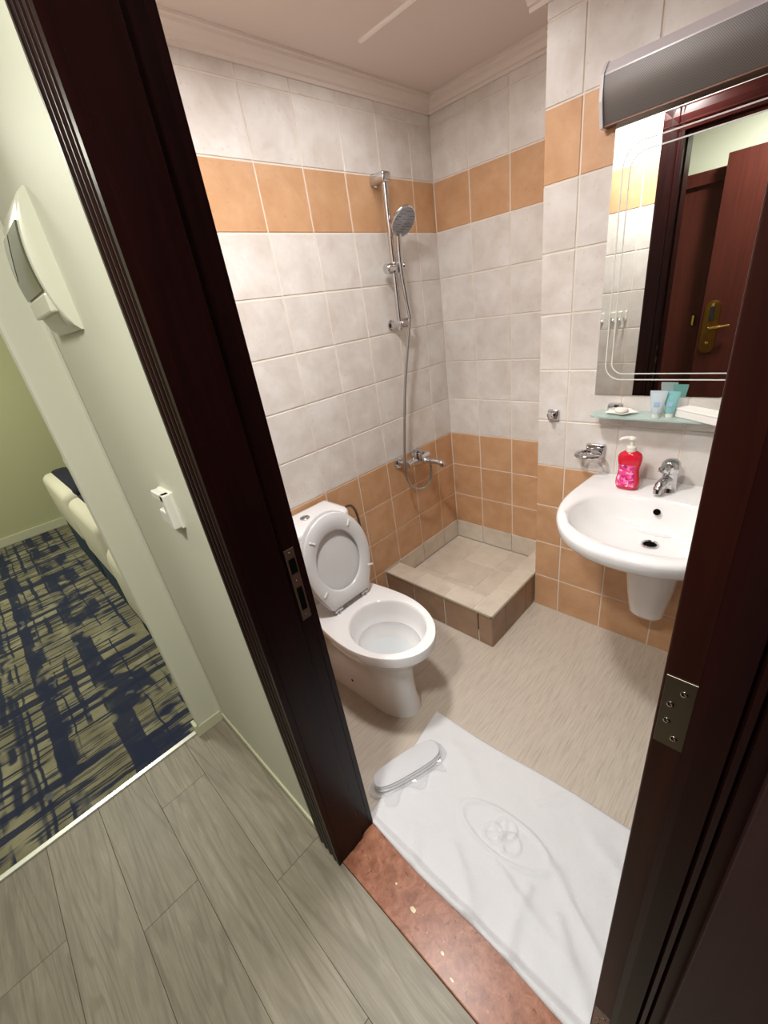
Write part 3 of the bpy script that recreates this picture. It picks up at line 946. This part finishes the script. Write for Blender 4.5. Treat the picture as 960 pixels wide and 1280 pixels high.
def basin_out(hw, yf, yb=PY - .001, ys=-.50):
    pts = []
    for k in range(25):
        a = math.pi * k / 24
        ex = math.copysign(abs(math.cos(a)) ** .86, math.cos(a)); ey = math.sin(a) ** .92
        pts.append((BX - hw * ex, ys - (-(yf - ys)) * ey))
    return [(BX - hw * .955, yb)] + pts + [(BX + hw * .955, yb)]


def br_ring(z, hw, yf, yb=PY - .001):
    return [(x, y, z) for x, y in polar(basin_out(hw, yf, yb), BC, 80)]


def cav(z, hw, y0, y1, p=2.6):
    cy = (y0 + y1) / 2; hh = (y1 - y0) / 2
    poly = []
    for k in range(96):
        a = 2 * math.pi * k / 96; ca, sa = math.cos(a), math.sin(a)
        e = 2 / p if sa > 0 else 2 / 2.05
        poly.append((BX + hw * math.copysign(abs(ca) ** e, ca), cy + hh * math.copysign(abs(sa) ** e, sa)))
    return [(x, y, z) for x, y in polar(poly, BC, 80)]


rings = [br_ring(.585, .07, -.46), br_ring(.600, .11, -.52), br_ring(.632, .17, -.62), br_ring(.665, .228, -.730), br_ring(.690, .262, -.802), br_ring(.708, .277, -.838),
         br_ring(.722, .283, -.850), br_ring(.748, .286, -.856), br_ring(.758, .284, -.853), br_ring(.7645, .277, -.844), br_ring(.766, .268, -.832),
         br_ring(.7655, .258, -.822, -.300), cav(.764, .236, -.808, -.432), cav(.761, .231, -.802, -.437), cav(.752, .226, -.796, -.442), cav(.73, .216, -.778, -.452), cav(.70, .196, -.742, -.464), cav(.675, .165, -.695, -.474), cav(.655, .115, -.635, -.490, 2.2), cav(.648, .07, -.60, -.510, 2.0), cav(.645, .03, -.575, -.525, 2.0)]
b = MB(); b.loft(rings)
obj('bowl', b, M['ceramic'], basin, True, 75)
b = MB(); b.lathe([(.027, 0), (.026, .003), (.022, .004), (.019, .001), (.018, -.0005)], (1.197, -.550, .6475), seg=28)
dr = obj('drain', b, M['chrome'], basin, True)
b = MB(); b.lathe([(.0185, 0), (.0185, .001), (0, .0012)], (1.197, -.550, .648), seg=24); obj('drain_hole', b, M['dark_hole'], dr)
b = MB(); b.lathe([(.011, 0), (.011, .002), (0, .0022)], (1.186, -.4665, .728), (0, -.85, .5), 20); obj('overflow_hole', b, M['dark_hole'], basin)


def ped(z, hw, yf):
    return [(x, y, z) for x, y in rrect(BX - hw, BX + hw, yf, PY - .001, [.004, .004, hw * .75, hw * .75], 8)]


b = MB(); b.loft([ped(.232, .040, -.400), ped(.236, .052, -.425), ped(.26, .060, -.445), ped(.36, .072, -.468), ped(.48, .085, -.485), ped(.60, .092, -.495), ped(.66, .095, -.50)])
obj('half_pedestal', b, M['ceramic'], basin, True, 50)

FX, FY = 1.187, -.362
tap = thing('basin_tap', (FX, FY, .764), 'chrome single lever tap on the washbasin deck', 'tap')
b = MB(); b.lathe([(.027, 0), (.027, .004), (.0245, .008), (.023, .030), (.023, .058), (.024, .062), (.024, .074)], (FX, FY, .7645), seg=26); obj('body', b, M['chrome'], tap, True)
b = MB(); b.tube(bezier([(FX, FY - .004, .812), (FX - .008, FY - .030, .810), (FX - .015, FY - .052, .800), (FX - .018, FY - .062, .788)], 6), [.019] * 5 + [.017] * 8 + [.0145] * 6, 16); sp_ = obj('spout', b, M['chrome'], tap, True)
b = MB(); b.lathe([(.0125, 0), (.0125, .014), (.011, .016)], (FX - .018, FY - .060, .790), (0, -.25, -1), 16); obj('aerator', b, M['chrome'], sp_, True)
b = MB(); b.lathe([(.0255, 0), (.0285, .004), (.0295, .018), (.027, .032), (.020, .040), (.008, .0435), (0, .044)], (FX, FY, .838), (-.05, -.15, 1), 26)
b.tube(bezier([(FX, FY - .012, .862), (FX - .012, FY - .036, .856), (FX - .020, FY - .056, .846)], 6), [.020] * 4 + [.016] * 5 + [.010] * 4, 12)
obj('lever', b, M['chrome'], tap, True)

# soap bottle
SBX, SBY, SBZ = 1.066, -.392, .7655
bot = thing('soap_bottle', (SBX, SBY, SBZ), 'red liquid soap bottle with white pump on the washbasin', 'soap bottle')


def bring(z, hw, hd_):
    return [(SBX + hw * math.copysign(abs(math.cos(a)) ** .8, math.cos(a)), SBY + hd_ * math.copysign(abs(math.sin(a)) ** .8, math.sin(a)), SBZ + z) for a in [2 * math.pi * k / 28 for k in range(28)]]


b = MB(); b.loft([bring(0, .030, .019), bring(.004, .0355, .023), bring(.02, .039, .025), bring(.035, .0385, .0245), bring(.055, .0345, .022), bring(.070, .0325, .021), bring(.085, .034, .0215), bring(.105, .038, .0235), bring(.120, .0385, .0235), bring(.131, .034, .0215), bring(.138, .023, .018), bring(.142, .013, .013)])
obj('bottle', b, M['red_liquid'], bot, True, 60)


def lab(z, hw, hd_):
    return [(SBX + hw * math.copysign(abs(math.cos(a)) ** .8, math.cos(a)), SBY + hd_ * math.copysign(abs(math.sin(a)) ** .8, math.sin(a)), SBZ + z) for a in [math.pi * (1.22 + .50 * k / 16) for k in range(17)]]


b = MB(); b.loft([lab(.014, .0390, .0254), lab(.02, .0395, .0254), lab(.035, .0389, .0249), lab(.055, .0349, .0224), lab(.070, .0329, .0214), lab(.085, .0344, .0219), lab(.094, .0362, .0228)], False, False, False)
obj('label', b, M['label'], bot, True, 60)
b = MB(); b.lathe([(.0155, 0), (.016, .003), (.016, .017), (.013, .020), (.0065, .022), (.0055, .040), (.010, .041), (.013, .044), (.013, .049), (.010, .052), (0, .053)], (SBX, SBY, SBZ + .139), seg=20)
b.tube([(SBX, SBY, SBZ + .187), (SBX - .020, SBY - .010, SBZ + .188), (SBX - .030, SBY - .015, SBZ + .186), (SBX - .034, SBY - .017, SBZ + .181)], [.0085, .0065, .0055, .0045], 12)
obj('pump', b, M['white_plastic'], bot, True)

# ------------------------------------------------------------------ mirror, lamp, shelf
mir = thing('wall_mirror', (1.2, PY, 1.07), 'frameless wall mirror with rounded groove border above glass shelf', 'mirror')
b = MB(); b.box(.893, 1.53, PY - .0045, PY - .0005, 1.072, 1.98, .0008, 1); obj('glass', b, M['mirror'], mir)


def groove(x0, x1, z0, z1, r, w_):
    def path(d):
        return rrect(x0 + d, x1 - d, z0 + d, z1 - d, r - d, 10)
    b = MB(); o_, i_ = path(0), path(w_)
    y = PY - .0048
    b.loft([[(x, y, z) for x, z in o_], [(x, y - .0005, z) for x, z in o_], [(x, y - .0005, z) for x, z in i_], [(x, y, z) for x, z in i_]], False, False)
    return b


obj('groove', groove(.921, 1.505, 1.126, 1.800, .055, .0035), M['frost'], mir)
obj('groove', groove(.941, 1.485, 1.146, 1.776, .042, .0035), M['frost'], mir)

lamp = thing('mirror_lamp', (1.2, PY, 1.92), 'long unlit mirror lamp with grey perforated front and white end cap', 'wall lamp')
lp = [(0, 2.000), (.028, 1.996), (.052, 1.968), (.052, 1.962), (.002, 1.962)]
b = MB(); b.loft([[(x, PY - d, z) for d, z in lp] for x in (.868, 1.56)]); obj('housing', b, M['lamp_white'], lamp)
lp2 = [(.050, 1.966)] + [(.053 + .006 * math.sin(math.pi * k / 10) - .021 * k / 10, 1.964 - .106 * k / 10) for k in range(11)] + [(.004, 1.858), (.004, 1.966)]
b = MB(); b.loft([[(x, PY - d, z) for d, z in lp2] for x in (.868, 1.56)]); obj('perforated_screen', b, M['lamp_mesh'], lamp, True, 50)
ep = [(0, 2.003), (.030, 1.999), (.057, 1.968), (.058, 1.91), (.040, 1.852), (0, 1.852)]
b = MB(); b.loft([[(x, PY - d, z) for d, z in ep] for x in (.860, .869)]); obj('end_cap', b, M['lamp_white'], lamp)
b = MB(); b.box(.868, 1.56, PY - .034, PY - .004, 1.8525, 1.858, .001, 1); obj('bottom_trim', b, M['bronze'], lamp)

SZ = 1.018
shelf = thing('glass_shelf', (1.2, PY, SZ), 'frosted green glass shelf under the mirror on chrome holders', 'shelf')
b = MB(); poly = [(.925, -.287), (.908, -.310), (.914, -.372), (.930, -.382), (1.50, -.382), (1.50, -.287)]
b.loft([[(x, y, z) for x, y in poly] for z in (SZ - .006, SZ)]); obj('glass', b, M['shelf_glass'], shelf)
for x in (.970, 1.44):
    b = MB(); b.box(x - .021, x + .021, PY - .030, PY + .001, SZ + .001, SZ + .028, .005, 2); b.box(x - .018, x + .018, PY - .026, PY + .001, SZ - .020, SZ - .006, .003, 2)
    obj('holder', b, M['chrome'], shelf, True)


def toiletry(name, x, y, h, w_, mat, label):
    t_ = thing(name, (x, y, SZ), label, 'toiletry tube', 'toiletry tubes on the glass shelf')
    rings = []
    for z, hw, hd_ in ((.014, .0135, .0125), (.018, .0145, .0135), (h * .55, w_ * .42, .009), (h * .9, w_ * .5, .002), (h, w_ * .5, .0012)):
        rings.append([(x + hw * math.cos(a), y + hd_ * math.sin(a), SZ + z) for a in [2 * math.pi * k / 20 for k in range(20)]])
    b = MB(); b.loft(rings); obj('tube', b, mat, t_, True, 50)
    b = MB(); b.lathe([(.0115, 0.0), (.012, .002), (.012, .012), (.0105, .014)], (x, y, SZ), seg=20); obj('cap', b, M['white_plastic'], t_, True)
    b = MB(); hw = w_ * .16
    b.loft([[(x - hw, y - .0125, SZ + h * .44), (x + hw, y - .0125, SZ + h * .44)], [(x - hw, y - .0095, SZ + h * .60), (x + hw, y - .0095, SZ + h * .60)]], False, False, False)
    obj('print', b, simple('blue_print', rgb(150, 178, 206), .4), t_)


toiletry('toiletry_tube', 1.116, -.352, .088, .050, M['tube_clear'], 'clear pale blue toiletry tube on the glass shelf')
toiletry('toiletry_tube', 1.152, -.340, .084, .044, M['tube_teal'], 'small teal toiletry tube on the glass shelf')
# soap on a white scalloped dish
sx, sy = 1.002, -.330
b = MB()
for k, (r_, z) in enumerate(((.016, 0), (.026, .002), (.036, .008), (.034, .009), (.02, .004), (.004, .003))):
    pass
rings = []
for r_, z in ((.016, 0), (.026, .002), (.039, .009), (.037, .0105), (.020, .005), (.006, .004)):
    rings.append([(sx + r_ * (1 + .13 * math.cos(5 * a)) * math.cos(a) * 1.25, sy + r_ * .95 * (1 + .13 * math.cos(5 * a)) * math.sin(a), SZ + z) for a in [2 * math.pi * k / 40 for k in range(40)]])
b.loft(rings)
so_ = obj('soap_dish', b, M['paper'], None, True, 50, origin=(sx, sy, SZ)); tag(so_, 'small white scalloped dish under soap on the shelf', 'soap dish')
b = MB(); b.lathe([(.010, 0), (.020, .003), (.022, .008), (.019, .013), (.008, .015), (0, .0152)], (sx, sy, SZ + .0052), seg=22)
tag(obj('soap_bar', b, M['soap'], None, True, origin=(sx, sy, SZ + .005)), 'small round cream soap in the scalloped dish', 'soap')
# white card box
bxx = thing('card_box', (1.27, -.335, SZ), 'long white card box lying on the glass shelf', 'box')
rotm = Matrix.Translation((1.166, -.333, SZ)) @ Matrix.Rotation(math.radians(-33), 4, 'Z')
tmp = MB().box(0, .155, -.002, .050, .0005, .024, .003, 2); b = MB(); b.join(tmp.bm, rotm); obj('body', b, M['paper'], bxx)
tmp = MB().box(-.0015, .1565, -.0035, .0515, .024, .030, .0015, 1); b = MB(); b.join(tmp.bm, rotm); obj('lid', b, M['paper'], bxx)

# robe hook and soap holder on the wall
hk = thing('robe_hook', (.741, PY, .987), 'square chrome robe hook on the white tiles left of the basin', 'hook')
b = MB(); b.box(.717, .763, PY - .014, PY + .001, .964, 1.010, .007, 3); obj('plate', b, M['chrome'], hk, True)
b = MB(); b.tube(bezier([(.740, PY - .008, .990), (.740, PY - .030, .984), (.740, PY - .044, .990), (.740, PY - .048, 1.004)], 5), [.009] * 6 + [.008] * 10, 12); obj('peg', b, M['chrome'], hk, True)
sh = thing('soap_holder', (.905, PY, .862), 'chrome wire soap holder on the wall above the basin corner', 'soap holder')
b = MB(); b.box(.880, .950, PY - .016, PY + .001, .846, .884, .006, 3); obj('plate', b, M['chrome'], sh, True)
oval = [(.905 + .046 * math.cos(a), PY - .052 + .037 * math.sin(a), .852) for a in [2 * math.pi * k / 36 for k in range(37)]]
b = MB(); b.tube(oval, .0075, 10, False); b.tube([(.905 + .030 * math.cos(a), PY - .052 + .023 * math.sin(a), .846) for a in [2 * math.pi * k / 30 for k in range(31)]], .004, 8, False)
for a in range(0, 360, 45):
    ca, sa = math.cos(math.radians(a)), math.sin(math.radians(a))
    b.tube([(.905 + .030 * ca, PY - .052 + .023 * sa, .846), (.905 + .045 * ca, PY - .052 + .036 * sa, .851)], .003, 6)
obj('ring', b, M['chrome'], sh, True)

# white hooks on the door wall, seen in the mirror
for k, (x, w_) in enumerate(((.452, .020), (.515, .026), (.552, .022), (.585, .014))):
    words = ('first from the corner', 'second from the corner', 'third from the corner', 'nearest the door casing')[k]
    t_ = thing('towel_hook', (x, DY, 1.228), 'small white hook on door wall tiles, ' + words + ' in the mirror', 'hook', 'white hooks seen in the mirror')
    b = MB(); b.box(x - w_ / 2, x + w_ / 2, DY - .001, DY + .008, 1.200, 1.256, .003, 2); obj('plate', b, M['white_plastic'], t_)
    b = MB(); b.tube(bezier([(x, DY + .006, 1.215), (x, DY + .022, 1.206), (x, DY + .032, 1.212), (x, DY + .034, 1.226)], 4), .0045, 8); obj('peg', b, M['chrome'], t_, True)

# ------------------------------------------------------------------ towel mat and slippers
A_, B_, C_, D_ = Vector((.668, -1.118)), Vector((1.440, -1.078)), Vector((1.440, -1.580)), Vector((.738, -1.576))
NU, NV = 190, 120
import mathutils.noise as mn


def ridge(d, w_):
    return math.exp(-(d / w_) ** 2)


def seg_d(px, py, a, c_):
    ax, ay = a; bx, by = c_; vx, vy = bx - ax, by - ay
    s = max(0, min(1, ((px - ax) * vx + (py - ay) * vy) / (vx * vx + vy * vy)))
    return math.hypot(px - ax - s * vx, py - ay - s * vy)


FOLDS = [((1.10, -1.40), (1.34, -1.48), .016, .008), ((1.00, -1.45), (1.14, -1.58), .020, .008), ((1.13, -1.20), (1.22, -1.08), .014, .005),
         ((1.24, -1.33), (1.42, -1.44), .015, .008), ((1.30, -1.18), (1.43, -1.25), .020, .005), ((.88, -1.49), (.95, -1.57), .022, .006),
         ((1.20, -1.40), (1.26, -1.57), .020, .007), ((.82, -1.20), (.97, -1.29), .022, .004), ((1.30, -1.42), (1.42, -1.55), .016, .007)]
EC = (1.095, -1.338)


def towel_h(x, y):
    h = .0045
    p = Vector((x, y, 0))
    h += .0035 * (mn.noise(p * 7) + .5) + .0016 * mn.noise(p * 22)
    wx = x + .028 * mn.noise(p * 6 + Vector((4, 0, 0))); wy = y + .028 * mn.noise(p * 6 + Vector((0, 9, 0)))
    for a, c_, w_, hh in FOLDS:
        h += hh * ridge(seg_d(wx, wy, a, c_), w_ * (.7 + .6 * (mn.noise(p * 11) + .5)))
    ex, ey = (x - EC[0]), (y - EC[1])
    an = math.radians(-3); ex, ey = ex * math.cos(an) - ey * math.sin(an), ex * math.sin(an) + ey * math.cos(an)
    r_ = math.hypot(ex / .140, ey / .060)
    h += .0062 * ridge((r_ - 1) * .06, .0055)
    if r_ < 1: h += .0012
    # inner knot: three rounded lobes crossed by bars
    for cx, cy, rx in ((.0, .018, .030), (.028, -.012, .028), (-.026, -.014, .026)):
        d = abs(math.hypot(ex - cx, ey - cy) - rx)
        h += .0052 * ridge(d, .0055)
    for a, c_ in (((-.05, -.03), (.05, .03)), ((-.01, .04), (.02, -.04))):
        h += .0036 * ridge(seg_d(ex, ey, a, c_), .006)
    return h


def tow_xy(u, v_):
    p = (A_ * (1 - u) + B_ * u) * (1 - v_) + (D_ * (1 - u) + C_ * u) * v_
    wob = .004 * math.sin(9 * u + 2) * (1 if v_ > .95 or v_ < .05 else 0)
    return p.x, p.y + wob


b = MB(); top = []; botv = []
for j in range(NV + 1):
    rt = []; rb = []
    for i in range(NU + 1):
        x, y = tow_xy(i / NU, j / NV)
        base = .0042 if y < -1.568 else FZ
        e = min(i, NU - i, j, NV - j); k = min(1, (e + .4) / 2.2)
        z0 = FZ + .0005 + (.006 if y < -1.55 else 0)
        z0 = FZ + .0005 + max(0, min(1, (-1.548 - y) / .02)) * (.004 - FZ)
        rt.append(b.bm.verts.new((x, y, z0 + .0035 + towel_h(x, y) * k)))
    top.append(rt)
for j in range(NV):
    for i in range(NU):
        b.bm.faces.new((top[j][i], top[j][i + 1], top[j + 1][i + 1], top[j + 1][i]))
bm = b.bm
edge = [e for e in bm.edges if len(e.link_faces) == 1]
ret = bmesh.ops.extrude_edge_only(bm, edges=edge)
for q in ret['geom']:
    if isinstance(q, bmesh.types.BMVert):
        q.co.z = FZ + .0004 if q.co.y > -1.56 else q.co.z - .006
        q.co.z = max(q.co.z, FZ + .0004)
tw = obj('bath_mat', b, M['towel'], None, True, 80, origin=(1.05, -1.33, FZ))
tag(tw, 'white towelling bath mat with embossed oval emblem in the doorway', 'bath mat')

sl = thing('slippers', (.735, -1.37, .005), 'pair of white slippers wrapped in clear plastic on the mat', 'slippers')
c0 = Vector((.700, -1.475)); c1 = Vector((.772, -1.262)); ax = (c1 - c0).normalized(); nx = Vector((-ax.y, ax.x)); Lh = (c1 - c0).length


def sole(off, zlo, zhi, s=1.0, grow=0.0):
    out = []
    n = 44
    for k in range(n):
        a = 2 * math.pi * k / n
        u = .5 + .5 * math.cos(a); w_ = (.041 + .009 * u - .006 * math.sin(math.pi * u)) * s + grow
        ca = math.copysign(abs(math.cos(a)) ** .8, math.cos(a))
        p = c0 + ax * (Lh / 2 + (Lh / 2 + .016 + grow) * s * ca) + nx * (w_ * math.copysign(abs(math.sin(a)) ** .75, math.sin(a)) + off)
        out.append(p)
    return out


def stack(off, z0, z1, s=1.0):
    o_ = sole(off, 0, 0, s); i_ = sole(off, 0, 0, s * .95)
    return [[(p.x, p.y, z0) for p in i_], [(p.x, p.y, z0 + .0015) for p in o_], [(p.x, p.y, z1 - .0015) for p in o_], [(p.x, p.y, z1) for p in i_]]


def slz(z): return FZ + .016 + z


b = MB(); b.loft(stack(-.004, slz(0), slz(.008))); obj('sole', b, M['seat'], sl, True, 50)
b = MB(); b.loft(stack(.001, slz(.018), slz(.027))); obj('sole', b, M['towel'], sl, True, 50)
b = MB(); b.loft(stack(-.003, slz(.008), slz(.018), .96)); obj('upper', b, M['towel'], sl, True, 50)
b = MB(); b.loft(stack(.001, slz(.022), slz(.0235), 1.012)); obj('piping', b, simple('grey_piping', rgb(120, 122, 128), .5), sl)
b = MB()
g0 = sole(-.006, 0, 0, 1.06, .004); rings = []
for z, s in ((-.002, 1.16), (.004, 1.10), (.015, 1.05), (.026, 1.035), (.030, .97), (.0315, .6)):
    g = sole(-.004, 0, 0, s, .003)
    rings.append([(p.x + .002 * mn.noise(Vector((p.x * 90, p.y * 90, z * 200))), p.y + .002 * mn.noise(Vector((p.y * 90, p.x * 90, z * 200))), slz(z) + .0012 * mn.noise(Vector((p.x * 70, p.y * 70, 3)))) for p in g])
b.loft(rings); obj('plastic_bag', b, M['bag'], sl, True, 25)
# crumpled loose end of the bag
b = MB(); n = 18
for j in range(7):
    pass
rows = []
for j in range(8):
    row = []
    for i in range(n):
        p = c0 + ax * (-.012 + (Lh + .01) * i / (n - 1)) + nx * (-.044 - .0065 * j * (.6 + .4 * math.sin(i * .8)))
        row.append(b.bm.verts.new((p.x, p.y, slz(.010 - .0013 * j) + .007 * mn.noise(Vector((i * .9, j * 1.3, 2))) + .003)))
    rows.append(row)
for j in range(7):
    for i in range(n - 1):
        b.bm.faces.new((rows[j][i], rows[j][i + 1], rows[j + 1][i + 1], rows[j + 1][i]))
obj('bag_flap', b, M['bag'], sl, False)

# ------------------------------------------------------------------ hall wall fittings
cu = thing('fuse_box', (.21, HY, 1.65), 'cream fuse box with smoked window on the hall wall', 'fuse box')


def arc(z, d):
    s = (z - 1.522) / (1.774 - 1.522)
    return d * (math.sin(math.pi * min(1, max(0, s))) ** .55)


X0, X1 = .100, .327
zs = [1.522 + (1.774 - 1.522) * k / 24 for k in range(25)]
b = MB(); rings = []
for x, d in ((X0, .030), (X0 + .004, .036), (X1 - .010, .038), (X1 - .003, .036), (X1, .030)):
    rings.append([(x, HY - .004 - arc(z, d), z) for z in zs] + [(x, HY, zs[-1]), (x, HY, zs[0])])
b.loft(rings); obj('cover', b, M['cream_plastic'], cu, True, 40)
zw = [1.600 + (1.722 - 1.600) * k / 12 for k in range(13)]
b = MB(); b.loft([[(x, HY - .006 - arc(z, .040), z) for z in zw] + [(x, HY - .012 - arc(z, .025), z) for z in reversed(zw)] for x in (X0 + .016, X1 - .014)])
win = obj('window_flap', b, M['smoke_window'], cu, True, 40)
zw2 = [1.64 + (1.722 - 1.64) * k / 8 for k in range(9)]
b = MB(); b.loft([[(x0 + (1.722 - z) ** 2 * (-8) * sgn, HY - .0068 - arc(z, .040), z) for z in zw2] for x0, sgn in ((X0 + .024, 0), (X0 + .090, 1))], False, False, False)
obj('window_glint', b, M['glint_paint'], win, True)  # pale sheet over the flap, a glint painted in as colour
b = MB(); b.box(X0 + .016, X1 - .014, HY - .042, HY - .012, 1.560, 1.597, .004, 2); obj('flap_catch', b, M['cream_plastic'], cu)

ks = thing('key_card_switch', (.458, HY, 1.12), 'white key card switch beside the dark door casing', 'switch')
kx0, kx1, kz0, kz1 = .416, .497, 1.078, 1.170
b = MB()
b.box(kx0, kx1, HY - .008, HY + .001, kz0, kz1, .003, 2)
b.box(kx1 - .024, kx1 - .001, HY - .024, HY - .004, kz0 + .004, kz1 - .002, .003, 2)
b.box(kx0 + .001, kx1 - .004, HY - .024, HY - .004, kz1 - .020, kz1 - .002, .003, 2)
obj('frame', b, M['white_plastic'], ks)
b = MB(); b.box(kx0 + .004, kx1 - .024, HY - .022, HY - .004, kz0 + .006, kz0 + .042, .004, 2); obj('card_holder', b, M['white_plastic'], ks)
b = MB(); b.box(kx0 + .010, kx1 - .025, HY - .0095, HY - .006, kz0 + .040, kz1 - .021); obj('card_slot', b, simple('slot_shadow_grey', rgb(120, 118, 116), .6), ks)

# ------------------------------------------------------------------ bedroom furniture seen past the wall end


def puffy(x0, x1, y0, y1, z0, z1, r, top_mat, name, parent):
    b = MB(); b.box(x0, x1, y0, y1, z0, z1, r, 4)
    return obj(name, b, top_mat, parent, True, 80)


for x0, x1, h, zl, lab_ in ((-2.72, -1.86, .68, .30, 'far single bed with white duvet and navy runner'), (-1.80, -1.06, .66, .26, 'nearer single bed with white duvet and teal skirt beside the wall end')):
    bd = thing('single_bed', ((x0 + x1) / 2, -.7, 0), lab_, 'bed', 'white single beds in the bedroom')
    puffy(x0 + .02, x1 - .02, -1.712, .35, 0, zl + .04, .02, M['teal'], 'bed_skirt', bd)
    puffy(x0, x1, -1.726, .38, zl, h, .055, M['linen'], 'duvet', bd)
    puffy(x0 - .004, x1 + .004, -1.668, -1.52, zl + .02, h + .014, .05, M['navy'], 'bed_runner', bd)
    puffy(x0 + .05, x1 - .05, -1.55, -1.0, h - .05, h + .15, .07, M['linen'], 'folded_cover', bd)
ac = thing('upholstered_stool', (-.62, -1.52, 0), 'white upholstered stool on a navy base half hidden by the hall wall end', 'stool')
puffy(-.99, -.24, -1.722, -1.25, .0, .18, .02, M['navy'], 'base', ac)
puffy(-.98, -.22, -1.746, -1.23, .15, .60, .09, M['linen'], 'cushion', ac)
